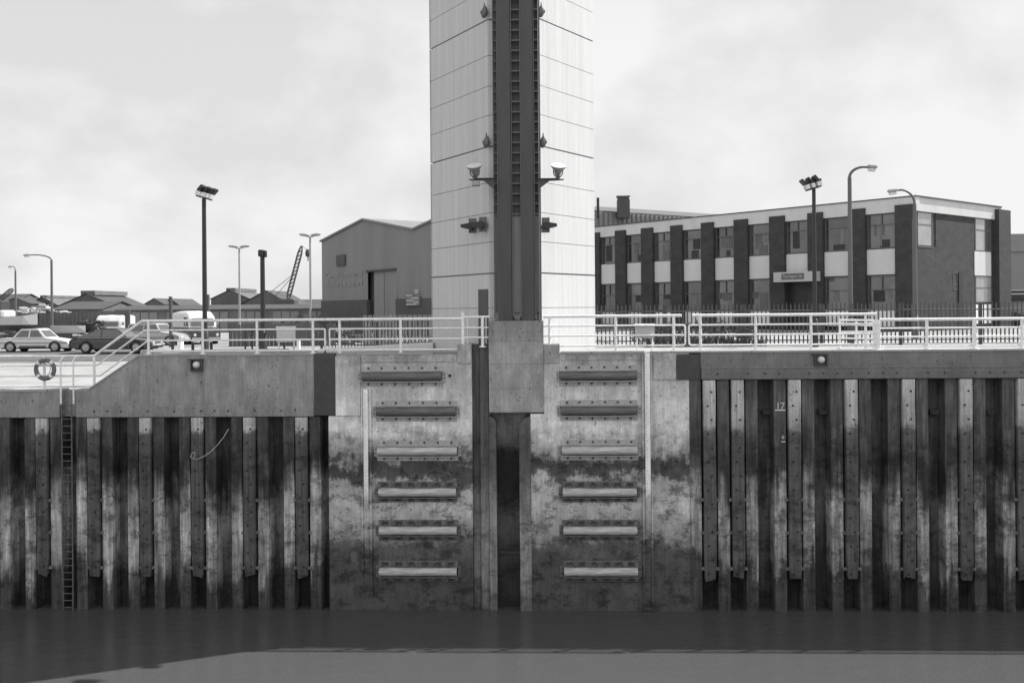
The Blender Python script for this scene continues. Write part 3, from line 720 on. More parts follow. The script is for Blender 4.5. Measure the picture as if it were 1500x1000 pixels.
rail_thing('short pale railing with a tall end post, left of the tower door', [([(X(679,470), YR, ZQ+1.12), (X(717,470), YR, ZQ+1.13)], TR*.8)]+[([(X(679,470), YR, ZQ+h_), (X(717,470), YR, ZQ+h_)], MR) for h_ in (.80, .50)],
           [(X(677.5,480), YR, ZQ+.2, ZQ+1.28, .05), (X(683,480), YR+.5, ZQ, ZQ+1.1, .03), (X(706.5,480), YR, ZQ+.2, ZQ+1.1, .05), (X(711,480), YR+.4, ZQ, ZQ+1.1, .03)])
def loop_rail(pxa, pxb, loop_end, posts_px, label, ztop=1.12):
    xa_, xb2 = X(pxa, 465, YR), X(pxb, 465, YR); d = .06
    ps = [([(xa_, YR, ZQ+ztop), (xb2-(.10 if loop_end == 'r' else 0), YR, ZQ+ztop)] if loop_end != 'l' else [(xa_+.10, YR, ZQ+ztop), (xb2, YR, ZQ+ztop)], TR)]
    z1, z2 = ZQ+.83, ZQ+.22
    if loop_end == 'r': ps.append(([(xa_, YR, z1), (xb2-d, YR, z1), (xb2-.015, YR, z1-.02), (xb2, YR, z1-d), (xb2, YR, z2+d), (xb2-.015, YR, z2+.02), (xb2-d, YR, z2), (xa_, YR, z2)], MR)); ps.append(([(xa_, YR, ZQ+.53), (xb2, YR, ZQ+.53)], MR))
    elif loop_end == 'l': ps.append(([(xb2, YR, z1), (xa_+d, YR, z1), (xa_+.015, YR, z1-.02), (xa_, YR, z1-d), (xa_, YR, z2+d), (xa_+.015, YR, z2+.02), (xa_+d, YR, z2), (xb2, YR, z2)], MR)); ps.append(([(xa_, YR, ZQ+.53), (xb2, YR, ZQ+.53)], MR))
    rail_thing(label, ps, [(X(px, 490, YR), YR, ZQ+.04, ZQ+1.10, PR) for px in posts_px])
loop_rail(796, 1003.5, 'r', (805, 902, 987), 'pale railing right of the tower, ending in a rounded loop beside the white notice board')
loop_rail(1009, 1284, 'l', (1026, 1107, 1188, 1268), 'long pale railing right of the gap, starting with a rounded loop')
YR2 = .12
rail_thing('lower pale railing at the right end of the quay, starting from a thick post', [([(X(1291,470), YR2, ZQ+.95), (40, YR2, ZQ+.95)], TR)]+[([(X(1291,470), YR2, ZQ+h_), (40, YR2, ZQ+h_)], MR) for h_ in (.69, .43, .14)],
           [(X(1287.5,490), YR2, ZQ+.03, ZQ+.95, .085), (X(1360,490), YR2, ZQ+.04, ZQ+.93, .05), (X(1430,490), YR2, ZQ+.04, ZQ+.93, .06), (X(1500,490), YR2, ZQ+.04, ZQ+.93, .05), (X(1570,490), YR2, ZQ+.04, ZQ+.93, .05)])
# open hinged gate leaf swung back from the thick post
hx, hy = X(1284,490), .25; ex = W(1230, 490, 1.6); 
gts = [([(hx, hy, ZQ+.93), (ex.x, ex.y, ZQ+.93)], MR*1.2)]
for z0, z1 in ((.80,.80), (.62,.55), (.40,.36), (.17,.17)): gts.append(([(hx, hy, ZQ+z0-.03), (ex.x, ex.y, ZQ+z1)], MR))
rail_thing('white tubular gate leaf swung open behind the right railing', gts, [(ex.x, ex.y, ZQ+.02, ZQ+.95, .03), (hx*.5+ex.x*.5, (hy+ex.y)/2, ZQ+.1, ZQ+.93, .03), (hx, hy, ZQ+.02, ZQ+.93, .035)], name='hinged_gate')

# ladder
lx0, lx1 = X(92.5, 700), X(107, 700)
e = empty('quay_ladder', ((lx0+lx1)/2, -.1, 0), 'long rusty steel ladder with pale hoops, hanging down the left piling', 'ladder')
for xx in (lx0, lx1):
    MB().tube([(xx, -.06, -1.5), (xx, -.06, Z(588))], .022, 6).build('stile', m_rust, e)
xh0, xh1 = X(90.5, 560), X(109, 560)
for xx in (xh0, xh1):
    MB().tube([(xx, -.06, Z(588)), (xx, -.07, ZL+.55), (xx, -.07, ZL+.95), (xx+.05, -.02, ZL+1.06), (xx+.14, .05, ZL+1.08)], .028, 8).build('hand_hoop', m_galv, e)
z = Z(590)
while z > -.1: MB().tube([(lx0, -.06, z), (lx1, -.06, z)], .014, 6).build('rung', m_rust, e); z -= .215
# lifebuoy
p = W(66, 541, .02); e = empty('lifebuoy', p, 'orange lifebuoy with pale bands hung on the lower left railing', 'lifebuoy', absolute=False)
def torus(Rm, rm, a0, a1, n=24, seg=10): return MB().tube([(Rm*math.cos(a0+(a1-a0)*i/n), 0, Rm*math.sin(a0+(a1-a0)*i/n)) for i in range(n+1)], rm, seg, cap=True)
for k in range(4):
    a = R(45+90*k); torus(.285, .066, a+R(9), a+R(81), 14).build('float_ring', m_ringo, e); torus(.285, .069, a-R(9), a+R(9), 5).build('band', m_white, e)
mb = MB().tube([(.195*math.cos(R(10*i)), -.05+.02*math.sin(R(40*i)), .195*math.sin(R(10*i))) for i in range(37)], .012, 6); mb.build('grab_rope', m_rope, e)
# loose wire on the piling
pts = [W(px, py, -.13) for px, py in ((282,672),(279,668),(281,664),(285,662),(286,666),(283,671),(288,672.5),(297,669),(308,662),(318,652),(327,641),(335,628))]
tag(MB().tube(pts, .012, 6).build('mooring_wire', m_rope), 'thin pale looped wire hanging across the left sheet piling', 'wire')

# recessed wall lamps
for px, py, lb in ((289, 534, 'round lamp in a boxed recess on the face of the left quay wall'), (1202, 526.5, 'round lamp in a boxed recess on the face of the right quay wall')):
    p = W(px, py, 0); e = empty('wall_lamp', p, lb, 'lamp', absolute=False)
    MB().box(-.26,.22,-.12,-.01,.15,.18).box(-.19,-.15,-.10,-.01,-.17,.15).box(.15,.19,-.10,-.01,-.17,.15).box(-.15,.15,-.03,-.008,-.17,.15).box(-.19,.19,-.10,-.01,-.20,-.17).build('housing', m_steel, e)
    MB().lathe([(0,.16),(.05,.155),(.09,.12),(.105,.06),(.11,0)], Matrix.Translation((0,-.03,0)) @ Matrix.Rotation(R(90),4,'X'), 18).build('lens', m_lens, e)

# ------------------------------------------------------------------ ramp parapet left of tower, kerbs
def plat(px, py, Y): return W(px, py, Y)
a0 = W(466, 511, 1.6); a1 = W(634, 501.5, 3.4); 
e = MB()
for i in range(2): pass
zz0, zz1 = ZQ+.0, ZQ
vs = [(a0.x, a0.y, zz0), (a1.x, a1.y, zz1), (a1.x, a1.y, a1.z), (a0.x, a0.y, a0.z), (a0.x, a0.y+.3, zz0), (a1.x, a1.y+.3, zz1), (a1.x, a1.y+.3, a1.z), (a0.x, a0.y+.3, a0.z)]
o = MB().add(vs, [(0,1,2,3),(7,6,5,4),(3,2,6,7),(0,3,7,4),(1,5,6,2)]).build('ramp_wall', m_white); tag(o, 'low whitewashed ramp wall rising towards the left side of the tower', 'wall')
b0 = W(468, 518.5, .9)
for px0, px1, py, Y, h_, m, lb in ((205, 372, 512, 2.2, .10, m_deck, 'long low pale concrete kerb behind the left railing'), (372, 420, 513.5, 1.3, .14, m_nose, 'short grey concrete kerb block by the left end of the ramp wall')):
    a = W(px0, py, Y); c = W(px1, py, Y)
    o = MB().box(a.x, c.x, Y, Y+.35, ZQ-.05, ZQ+h_, bev=.02).build('kerb', m); tag(o, lb, 'kerb')
# lip over the top of the pier left (thick coping below ramp)
MB().box(X(493,520), X(634,515), -.02, .44, ZQ+.001, ZQ+.05).build('coping', m_deck, pier)
MB().box(X(822,520), X(944,520), -.03, .5, ZQ+.001, ZQ+.06).build('coping', m_deck, pier)

# ------------------------------------------------------------------ boards and signs by the railings
def board(px, py, wpx, hpx, Y, m, name, label, cat, legs=True, yaw=0):
    p = W(px, py, Y); s_ = (Y-CAM.y)/F; w_ = wpx*s_/2; h_ = hpx*s_/2
    e = empty(name, (p.x, Y, ZQ), label, cat, absolute=False); zc0 = p.z-ZQ
    MB().box(-w_, w_, -.02, .02, zc0-h_, zc0+h_).build('panel', m, e)
    mb = MB().box(-w_-.02, w_+.02, -.03, .03, zc0+h_, zc0+h_+.04)
    if legs:
        for s2 in (-1, 1): mb.tube([(s2*w_*.8, .05, 0), (s2*w_*.8, .05, zc0+h_)], .025, 6)
    mb.build('frame', m_galv, e)
board(944.5, 485.5, 28, 19, -.0+.2, m_sign, 'notice_board', 'blank pale notice board on the railing right of the tower', 'sign')
board(419, 490, 28, 21, 3.0, m_fascia, 'notice_board', 'blank pale notice board behind the railing near the short black lamp column', 'sign')
p = W(474, 468, .35); e = empty('octagonal_sign', (p.x, .35, ZQ), 'dark octagonal sign seen from behind, standing in the railing gap', 'sign', absolute=False)
rr = 9.5*30.3/F; o_ = [(rr*math.cos(R(22.5+45*k)), (p.z-ZQ)+rr*math.sin(R(22.5+45*k))) for k in range(8)]
MB().xz(o_, -.012, .012).build('plate', m_steel, e)
MB().tube([(.02+X(479,490)-X(474,490)-.1, .05, 0), (.02, .05, p.z-ZQ)], .03, 6).build('post', m_black, e)

# ------------------------------------------------------------------ lamp columns
def at_depth(px, pyb, depth, z): return G(px, z, depth)
def column(name, label, px, pyt, depth, zb_, r, m, head, group=None, r_top=None, lean=0, cat='lamp post'):
    base = G(px, zb_, depth); top = D(px-(.0), pyt, depth); H = top.z-zb_
    # keep column vertical: place it where its middle is seen
    e = empty(name, base, label, cat, group, absolute=False)
    MB().tube([(0,0,0),(0,0,H)], r, 10, r2=r_top or r*.8).lathe([(r*1.6,0),(r*1.6,.05),(r*1.5,.9),(r,.95)], Matrix.Identity(4), 10).build('column', m, e)
    head(e, H, depth/F)
    return e
def flood_head(flip):
    def f(e, H, s):
        T = Matrix.Translation((0,0,H)) @ Matrix.Rotation(R(16*flip),4,'Y') @ Matrix.Scale(1.3, 4)
        mb = MB().box(-8*s, 8*s, -.12, -.08, 1*s-.02, 1*s+.02, M=T).box(-8*s, 8*s, .08, .12, 1*s-.02, 1*s+.02, M=T)
        mb.box(-9*s,10*s,-.10,-.06,8*s-.03,8*s+.03,M=T); mb.build('cross_arm', m_black, e)
        for k, (x_, w_) in enumerate(((-6, 5), (1, 3.4), (8, 3.2))):
            x_ *= flip
            T2 = T @ Matrix.Translation((x_*s, -.02, 7*s)) @ Matrix.Rotation(R(26*flip),4,'Y')
            MB().box(-w_*s*.45, w_*s*.45, -.18, .14, 0, 8*s, M=T2, bev=.02).build('flood_head', m_black, e)
            T3 = T @ Matrix.Translation((x_*s, -.02, 4.2*s))
            MB().box(-w_*s*.5, w_*s*.5, -.16, .10, -2.6*s, 2.2*s, M=T3).build('lens', m_lens, e)
    return f
column('floodlight_mast', 'tall slim black mast with a tilted cluster of floodlights, rising left of the shed', 300, 291, 33.5, 7.6, .085, m_black, flood_head(1), 'black floodlight masts on the quay')
column('floodlight_mast', 'slim black mast with a floodlight cluster, standing before the brick office', 1193.5, 277, 33.0, ZQ, .075, m_black, flood_head(-1), 'black floodlight masts on the quay')
def box_head(e, H, s):
    MB().box(-5*s, 3*s, -.16, .12, H-1*s, H+9*s, bev=.03).box(3.2*s, 6*s, -.1, .1, H-2*s, H+8*s, bev=.02).build('flood_head', m_black, e)
column('floodlight_mast', 'short thick black lamp column with a boxy head, right of the white van', 385, 375, 36, 7.5, .10, m_black, box_head)
def twin_head(e, H, s):
    mb = MB().tube([(-6*s,0,H+2.5*s),(-4*s,0,H+.2*s),(4*s,0,H+.2*s),(6*s,0,H+2.5*s)], .05, 6); mb.build('cross_arm', m_lampg, e)
    for k in (-1, 1):
        T = Matrix.Translation((k*8.5*s,0,H+3.0*s)) @ Matrix.Rotation(R(-6*k),4,'Y')
        MB().lathe([(0,.14),(.25,.08),(.30,0),(.2,-.10),(0,-.12)], T @ Matrix.Diagonal((1.5*s/.055,.9,1,1)), 12).build('lamp_head', m_lampg, e)
column('street_lamp', 'pale double-headed lamp post standing left of the shed gable', 455, 347, 80, 7.0, .10, m_lampg, twin_head, 'pale double-headed lamp posts')
column('street_lamp', 'smaller pale double-headed lamp post behind the white van, farther off', 351, 364, 95, 7.0, .10, m_lampg, twin_head, 'pale double-headed lamp posts')
def hook_head(dx, rise, hl):
    def f(e, H, s):
        pts = [(0,0,H-.02)]; n = 8
        for i in range(1, n+1):
            a = R(90*i/n); pts.append((dx*s*(1-math.cos(a))*.8, 0, H+rise*s*math.sin(a)))
        pts.append((dx*s, 0, H+rise*s*.97))
        MB().tube(pts, .055, 8, r2=.04).build('arm', e['_m'] if False else m_steel2, e)
        sg = 1 if dx > 0 else -1
        T = Matrix.Translation((dx*s+sg*hl*s*.5, 0, H+rise*s*.85)) @ Matrix.Rotation(R(6*sg),4,'Y')
        MB().box(-hl*s/2, hl*s/2, -.14, .14, 0, .12, M=T, bev=.03).build('lamp_head', m_lampg, e)
        MB().box(-hl*s*.4, hl*s*.4, -.11, .11, -.10, -.002, M=T, bev=.03).build('lens', m_lens, e)
    return f
column('street_lamp', 'tall curved street lamp with its head to the right, before the office corner', 1246, 260, 35, ZQ, .085, m_steel2, hook_head(26, 15, 13), 'curved street lamps')
column('street_lamp', 'curved street lamp with its head to the left, at the corner of the office', 1341, 299, 40, ZQ, .085, m_steel2, hook_head(-25, 21, 13), 'curved street lamps')
column('street_lamp', 'curved street lamp above the white saloon car', 76, 381, 70, 7.0, .10, m_steel2, hook_head(-32, 8, 9), 'curved street lamps')
column('street_lamp', 'far small curved street lamp at the left edge of the photo', 23, 397, 100, 7.0, .11, m_steel2, hook_head(-5, 7, 5), 'curved street lamps')

# dark posts, bollards behind the left railing
def post(label, px, pyt, depth, zb_, r, m, name='post', cat='post', group=None, cap=False):
    b_ = G(px, zb_, depth); zt = D(px, pyt, depth).z
    o = MB().lathe([(0,0),(r*1.15,0),(r*1.15,.08),(r,.1),(r,zt-zb_-.06),(r*.9,zt-zb_-.01),(0,zt-zb_)], Matrix.Identity(4), 12).build(name, m); o.location = b_
    tag(o, label, cat, group)
post('dark round timber post in the yard left of the white van', 250, 434, 60, 7, .11, m_steel, 'timber_post')
post('dark round timber post rising behind the white van roof', 304.5, 431, 70, 7, .13, m_steel, 'timber_post')
for px, pyt, dpt, lb in ((252.5, 490, 33, 'black bollard left of the white van, behind the railing'), (282, 500, 32.6, 'middle black bollard under the white van'), (309, 500, 32.8, 'black bollard just right of the tall slim mast')):
    post(lb, px, pyt, dpt, ZQ-.1, .05, m_black, 'bollard', 'bollard', 'black bollards on the left quay')
e = empty('barrier_rail', G(365, 7.5, 36), 'black rail on two legs standing around the short black lamp column', 'railing', absolute=False)
for dx in (-.15, .1): MB().tube([(dx, 0, 0), (dx, 0, .95)], .035, 6).build('leg', m_black, e)
MB().tube([(-.25,0,.95),(.85,0,.97)], .04, 6).build('top_rail', m_black, e)
post('short white bollard in front of the parked cars', 264, 497, 44, 7.2, .14, m_white, 'bollard', 'bollard')
post('tiny white bollard by the blank board behind the left railing', 437, 497, 36, 7.5, .07, m_white, 'bollard', 'bollard')
for px in (416, 430): post('little black stump %s the blank board legs' % ('left of' if px == 416 else 'right of'), px, 500, 35, 7.6, .04, m_black, 'stump', 'post')

# ------------------------------------------------------------------ brick office
dC = 52.0
c0 = CAM+AX*dC+R0*((1340-750)/F*dC); c0.z = ZQ
c1 = CAM+AX*70.4+R0*((870-750)/F*70.4); c1.z = ZQ
ud = (c1-c0); ud.z = 0; ud.normalize()              # along the front, leftwards
nd = Vector((-ud.y, ud.x, 0))                        # outward normal?
if nd.dot(CAM-c0) < 0: nd = -nd
sd_ = -nd                                            # side wall runs back from corner
ZR = 9.17+5.72
off = empty('office_building', c0, 'two-storey brick office with white spandrels, a pale fascia and an entrance sign', 'building')
def fu(px, py=380):   # distance along the front
    p_ = hit(px, py, c0, nd); return (p_-c0).dot(ud)
def fz(px, py): return hit(px, py, c0, nd).z
def fbox(mb, u0, u1, z0, z1, d0, d1):   # d outward from the facade plane
    o_ = c0
    vs = []
    for z in (z0, z1):
        for u_, d_ in ((u0, d0), (u1, d0), (u1, d1), (u0, d1)):
            p_ = o_+ud*u_+nd*d_; vs.append((p_.x, p_.y, z))
    mb.add(vs, [(0,1,2,3),(7,6,5,4),(0,4,5,1),(1,5,6,2),(2,6,7,3),(3,7,4,0)]); return mb
nS = -ud   # outward normal of the right-hand side wall
sl = 9.9; LEN = 40.0
def su(px, py=380):
    p_ = hit(px, py, c0, nS); return (p_-c0).dot(sd_)
def sbox(mb, u0, u1, z0, z1, d0, d1):
    vs = []
    for z in (z0, z1):
        for u_, d_ in ((u0, d0), (u1, d0), (u1, d1), (u0, d1)):
            p_ = c0+sd_*u_+nS*d_; vs.append((p_.x, p_.y, z))
    mb.add(vs, [(0,1,2,3),(7,6,5,4),(0,4,5,1),(1,5,6,2),(2,6,7,3),(3,7,4,0)]); return mb
zf0 = 14.15; zp = 14.5; zw0 = 12.25; zs0 = 10.85
core = MB(); fbox(core, .3, LEN, ZQ-.5, ZR-.35, -sl+.1, -.30); sbox(core, .25, sl, ZQ-.5, ZR-.35, -.35, -.04)
core.build('wall', m_brick, off)
piers = [(1342,1314),(1270,1247),(1208,1186),(1152,1130),(1098,1078),(1048,1030),(1002,985),(959,942),(919,904),(881,868)]
PU = []
mb = MB()
for a, b_ in piers:
    u0, u1 = fu(a), fu(b_)
    if a == 1342: u0 = 0
    PU.append((u0, u1)); fbox(mb, u0, u1, ZQ-.5, zp, -.32, .22)
u = PU[-1][0]; 
for k in range(1, 6):
    PU.append((u+2.7*k, u+2.7*k+1.15)); fbox(mb, u+2.7*k, u+2.7*k+1.15, ZQ-.5, zp, -.32, .22)
# right side brick panel between the windows
s1, s2, s3, s4, s5 = su(1344), su(1371), su(1430), su(1455), su(1470)
sbox(mb, s2, s3-.02, ZQ-.5, zf0, -.04, .0); sbox(mb, .3, s2-.001, ZQ-.5, zw0+.12, -.04, -.002); sbox(mb, s4, s5+.2, ZQ-.5, ZR-.15, -.5, .35)
mb.build('brick_pier', m_brick, off)
mb = MB(); fbox(mb, -.15, LEN, zf0, ZR, -.3, .10); sbox(mb, .30, sl+.1, zf0, ZR, -.2, .10); mb.build('fascia', m_fascia, off)
mb = MB(); fbox(mb, -.2, LEN, ZR, ZR+.06, -sl, .15); sbox(mb, .3, sl+.1, ZR+.001, ZR+.061, 0, .15); mb.build('roof', m_steel, off)
for i in range(len(PU)-1):
    u0, u1 = PU[i][1]+.02, PU[i+1][0]-.02
    ent = (i == 2)
    zs_ = zs0 if not ent else zs0+.32
    f_ = MB(); fbox(f_, u0, u1, zs_, zw0-.03, -.30, .04); f_.build('spandrel', m_fascia, off)
    for (za, zb_2) in ((zw0, zf0-.005), (8.95, zs_-.04)):
        if ent and za < 10: continue
        wn = MB(); fbox(wn, u0, u1, za, za+.06, -.30, -.02); fbox(wn, u0, u1, zb_2-.06, zb_2, -.30, -.02)
        for uu in (u0, u1-.06): fbox(wn, uu, uu+.06, za+.061, zb_2-.061, -.30, -.02)
        zt = zb_2-.62 if za > 10 else zb_2-.8
        fbox(wn, u0+.061, u1-.061, zt, zt+.05, -.30, -.03)
        if i % 2 == 0: fbox(wn, (u0+u1)/2, (u0+u1)/2+.05, zt+.051, zb_2-.061, -.30, -.03)
        wf = wn.build('window', m_steel2, off)
        pn = MB(); fbox(pn, u0+.05, u1-.05, za+.05, zb_2-.05, -.30, -.10); po = pn.build('pane', [m_glass, m_glass2, m_glass3][(i*7+int(za)) % 3], wf)
        for q_ in range(random.choice((1, 2, 2))):     # blinds, curtains and shelves behind the glass
            wq = random.uniform(.15, .45)*(u1-u0); uq = random.uniform(u0+.08, u1-.08-wq); h1 = random.uniform(.3, 1)*(zt-za-.1)
            bq = MB(); fbox(bq, uq, uq+wq, zt-h1, zt-.01, -.098+.004*q_, -.088+.004*q_); bq.build('blind', random.choice([m_blind1, m_blind2, m_blind3]), wf)
        bl = MB()
        if i in (0, 1, 4, 5, 7) and za > 10:     # things standing on the sills inside
            k_ = random.uniform(.1, .5); fbox(bl, u0+k_, u0+k_+random.uniform(.3,.8), za+.06, za+random.uniform(.3,.6), -.10, -.085); bl.build('sill_clutter', m_black, wf)
        elif i in (3, 6): fbox(bl, u0+.3, u0+.9, za+.1, za+random.uniform(.6,1.2), -.10, -.085); bl.build('blind', m_steel2, wf)
    lp = MB(); fbox(lp, u0, u1, ZQ+.25, 8.9, -.30, -.05)
    if not ent: lp.build('low_panel', m_white if i in (0,1,3,5,6) else m_fascia, off)
# entrance
ue0, ue1 = PU[2][1], PU[3][0]
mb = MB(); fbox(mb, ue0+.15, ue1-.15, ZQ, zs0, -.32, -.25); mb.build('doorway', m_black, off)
def fu2(px, o_=1.0): return (hit(px, 405, c0+nd*o_, nd)-c0).dot(ud)
ub0, ub1 = fu2(1190.5), fu2(1133)
zA, zB = hit(1162, 412.5, c0+nd, nd).z, hit(1162, 398, c0+nd, nd).z
cb = MB(); fbox(cb, ub0, ub1, zA, zB, .24, 1.0); cb = cb.build('entrance_canopy', m_sign, off)
zsg = (zA+zB)/2+.02; us0, us1 = fu2(1177.5), fu2(1145)
sg_ = MB(); fbox(sg_, us0, us1, zsg-.17, zsg+.17, 1.0, 1.03); sg_ = sg_.build('sign_panel', m_steel2, off)
pm = c0+ud*((us0+us1)/2)+nd*1.045; zr_ = math.atan2(nd.y, nd.x)+math.pi/2
ww = text_obj('Trans Register  Ltd', .25, (0,0,0), m_letterl, None, name='sign_lettering')
ww.parent = off; ww.location = Vector((pm.x, pm.y, zsg))-c0; ww.rotation_euler = (R(90), 0, zr_); xm_ = max(v.co.x for v in ww.data.vertices)-min(v.co.x for v in ww.data.vertices); ww.scale.x = (us1-us0)*.86/xm_
# windows in the side wall
def swin(px0, px1, za, zb_2, bright=True):
    a, c = su(px0), su(px1)
    wn = MB(); sbox(wn, a, c, za, za+.05, -.06, .02); sbox(wn, a, c, zb_2-.05, zb_2, -.06, .02); sbox(wn, a, a+.05, za+.051, zb_2-.051, -.06, .02); sbox(wn, c-.05, c, za+.051, zb_2-.051, -.06, .02)
    sbox(wn, a+.051, c-.051, zb_2-.7, zb_2-.65, -.06, .01)
    wf = wn.build('window', m_steel2, off); pn = MB(); sbox(pn, a+.04, c-.04, za+.04, zb_2-.04, -.05, -.01); pn.build('pane', m_glassb if bright else m_glass, wf)
swin(1344, 1366, zw0, zf0-.01); swin(1428, 1444, zw0, zf0-.01); swin(1445, 1451, zw0, zf0-.01, False); swin(1428, 1452, 9.3, zs0-.03)
swin(1396, 1402, 10.0, 11.0)
mb = MB(); sbox(mb, su(1427), su(1451), zs0, zw0-.02, -.04, .03); mb.build('spandrel', m_fascia, off)
mb = MB(); sbox(mb, su(1403), su(1408.5), ZQ, 11.0, -.02, .06); mb.build('drainpipe', m_black, off)
mb = MB(); sbox(mb, su(1428), su(1452), ZQ+.3, 9.2, -.04, .03); mb.build('low_panel', m_white, off)
# camera-like lights near corner
# shed roof behind the office with chimney
def boxw(mb, p, ux, lx, ly, z0, z1):
    vy = Vector((-ux.y, ux.x, 0)); vs = []
    for z in (z0, z1):
        for a, b2 in ((0,0),(lx,0),(lx,ly),(0,ly)):
            q2 = p+ux*a+vy*b2; vs.append((q2.x, q2.y, z))
    mb.add(vs, [(3,2,1,0),(4,5,6,7),(0,1,5,4),(1,2,6,5),(2,3,7,6),(3,0,4,7)]); return mb
hb = empty('factory_shed', G(900, 7, 100), 'pale-roofed factory shed behind the brick office, with a stubby chimney', 'building')
Pa = D(845, 305, 85.7); Pb = D(1120, 326, 99); ux = (Pb-Pa); ux.z = 0; Lr = ux.length; ux.normalize(); vy = Vector((-ux.y, ux.x, 0))
zrg = D(870, 301, 94).z
def roofq(a, b2): q2 = Pa+ux*a+vy*b2; return q2
vs = []
for a in (-2, Lr+20):
    for b2, z in ((0, 7), (0, zrg-1.25), (7, zrg+.05), (14, zrg-1.3), (14, 7)):
        q2 = roofq(a, b2); vs.append((q2.x, q2.y, z))
m5 = MB().add(vs, [(0,5,6,1),(3,8,9,4),(0,1,2,3,4),(9,8,7,6,5)]); m5.build('wall', m_clad, hb)
r5 = MB().add([Vector(v)+Vector((0,0,.06)) for v in (vs[1],vs[2],vs[3],vs[6],vs[7],vs[8])], [(0,3,4,1),(1,4,5,2)]); r5.build('roof', m_farroof, hb)
rb = MB(); nrb = int((Lr+20)/.55)
for k in range(nrb):
    q2 = roofq(-2+k*.55, -.05); rb.box(q2.x-.06, q2.x+.06, q2.y-.03, q2.y+.03, zrg-3.4, zrg-1.3)
rb.build('cladding_ribs', m_steel2, hb)
pc = D(913, 303, 88); s_ = 88/F
MB().box(pc.x-9*s_, pc.x+9*s_, pc.y-.5, pc.y+.5, pc.z-1.0, pc.z+10*s_).box(pc.x-8*s_, pc.x+8*s_, pc.y-.45, pc.y+.45, pc.z+10.1*s_, pc.z+12*s_).add([(pc.x-8*s_, pc.y-.5, pc.z+12.1*s_),(pc.x+8*s_, pc.y-.5, pc.z+12.1*s_),(pc.x+10*s_, pc.y-.5, pc.z+15.5*s_),(pc.x-10*s_, pc.y-.5, pc.z+15.5*s_),(pc.x-8*s_, pc.y+.5, pc.z+12.1*s_),(pc.x+8*s_, pc.y+.5, pc.z+12.1*s_),(pc.x+10*s_, pc.y+.5, pc.z+15.5*s_),(pc.x-10*s_, pc.y+.5, pc.z+15.5*s_)], [(0,1,2,3),(7,6,5,4),(3,2,6,7),(0,3,7,4),(1,5,6,2)]).build('chimney', m_steel, hb)
pc = D(876, 303, 87); MB().tube([(pc.x,pc.y,pc.z-1),(pc.x,pc.y,pc.z+.8)], .12, 8).build('flue_pipe', m_black, hb)
# building at far right
rbld = empty('warehouse', G(1500, 7.5, 80), 'low grey warehouse at the right edge, behind the brick office', 'building')
pa = D(1462, 343, 78); pb = D(1700, 360, 78); z1 = pa.z
MB().box(pa.x, pb.x, pa.y, pa.y+20, 7, z1-1.4).build('wall', m_cladd if False else m_clad, rbld)
MB().box(pa.x-.2, pb.x, pa.y-.15, pa.y+20, z1-1.39, z1).build('fascia', m_roofl, rbld)
pt = G(1489, ZQ, 60); e = empty('tank_lorry', pt, 'dark lorry with a pale rounded tank, partly seen at the right edge', 'lorry', absolute=False)
s_ = 60/F
MB().lathe([(0,-1.9),(.62,-1.85),(.72,-1.7),(.72,1.7),(.62,1.85),(0,1.9)], Matrix.Translation((.6,0,1.0)) @ Matrix.Rotation(R(90),4,'Y'), 20).build('tank', m_roofl, e)
MB().box(-1.2,2.6,-.7,.7,1.75,2.05,bev=.06).box(-1.1,2.4,-.5,.5,2.06,2.25,bev=.04).build('roof_rack', m_black, e)
MB().box(-1.2,2.6,-.8,.8,.5,.72).build('chassis', m_black, e)
for xx in (-.5, 1.6): MB().lathe([(0,-.15),(.42,-.15),(.45,-.1),(.45,.1),(.42,.15),(0,.15)], Matrix.Translation((xx,-.75,.45)) @ Matrix.Rotation(R(90),4,'X'), 18).build('wheel', m_tyre, e)
MB().tube([(-1.0,-.7,.5),(-1.0,-.7,1.9)], .05, 6).build('upright', m_roofl, e)

# ------------------------------------------------------------------ palisade fences
def palisade(p0, p1, zb_, zt, pitch, label, group, hz0, bay=2.75, pw=.048, m=None):
    m = m or m_fence
    v = (p1-p0); v.z = 0; Ln = v.length; v.normalize(); nrm = Vector((v.y, -v.x, 0))
    e = empty('palisade_fence', Vector((p0.x, p0.y, zb_)), label, 'fence', group)
    nb_ = int(Ln/bay)
    for b2 in range(nb_+1):
        q2 = p0+v*(b2*bay)
        MB().box(q2.x-.05, q2.x+.05, q2.y+.04, q2.y+.14, zb_-.1, zt-.05).build('post', m, e)
        if b2 == nb_: break
        mb = MB(); u_ = pitch*.5
        while u_ < bay:
            c = q2+v*u_; a = c-v*pw/2; b3 = c+v*pw/2; tp = zt+random.uniform(-.015,.015)
            vs = []
            for d_ in (0, .012):
                o3 = nrm*d_
                vs += [(a.x+o3.x, a.y+o3.y, zb_+.06), (b3.x+o3.x, b3.y+o3.y, zb_+.06), (b3.x+o3.x, b3.y+o3.y, tp-.08), (c.x+o3.x, c.y+o3.y, tp), (a.x+o3.x, a.y+o3.y, tp-.08)]
            mb.add(vs, [(0,1,2,3,4),(9,8,7,6,5),(0,5,6,1),(1,6,7,2),(4,9,5,0)]); u_ += pitch
        mb.build('pale_panel', m, e)
        for zz in (zt-.28, zb_+.18): 
            a = q2; c = q2+v*bay; mb2 = MB().tube([(a.x, a.y+.03, zz), (c.x, c.y+.03, zz)], .022, 4); mb2.build('rail', m, e)
    return e
f0 = G(860, ZQ, 35.2); f1 = G(2300, ZQ, 33.6)
zft = D(1200, 443, 34.7).z
palisade(f0, f1, ZQ, zft, .145, 'long grey steel palisade fence in front of the brick office', None, 0)
f0 = G(470, 7.3, 44); f1 = G(655, 7.3, 42)
palisade(f0, f1, 7.45, D(560, 470, 43).z, .16, 'dark palisade fence between the tower and the shed yard', None, 0, m=m_steel)

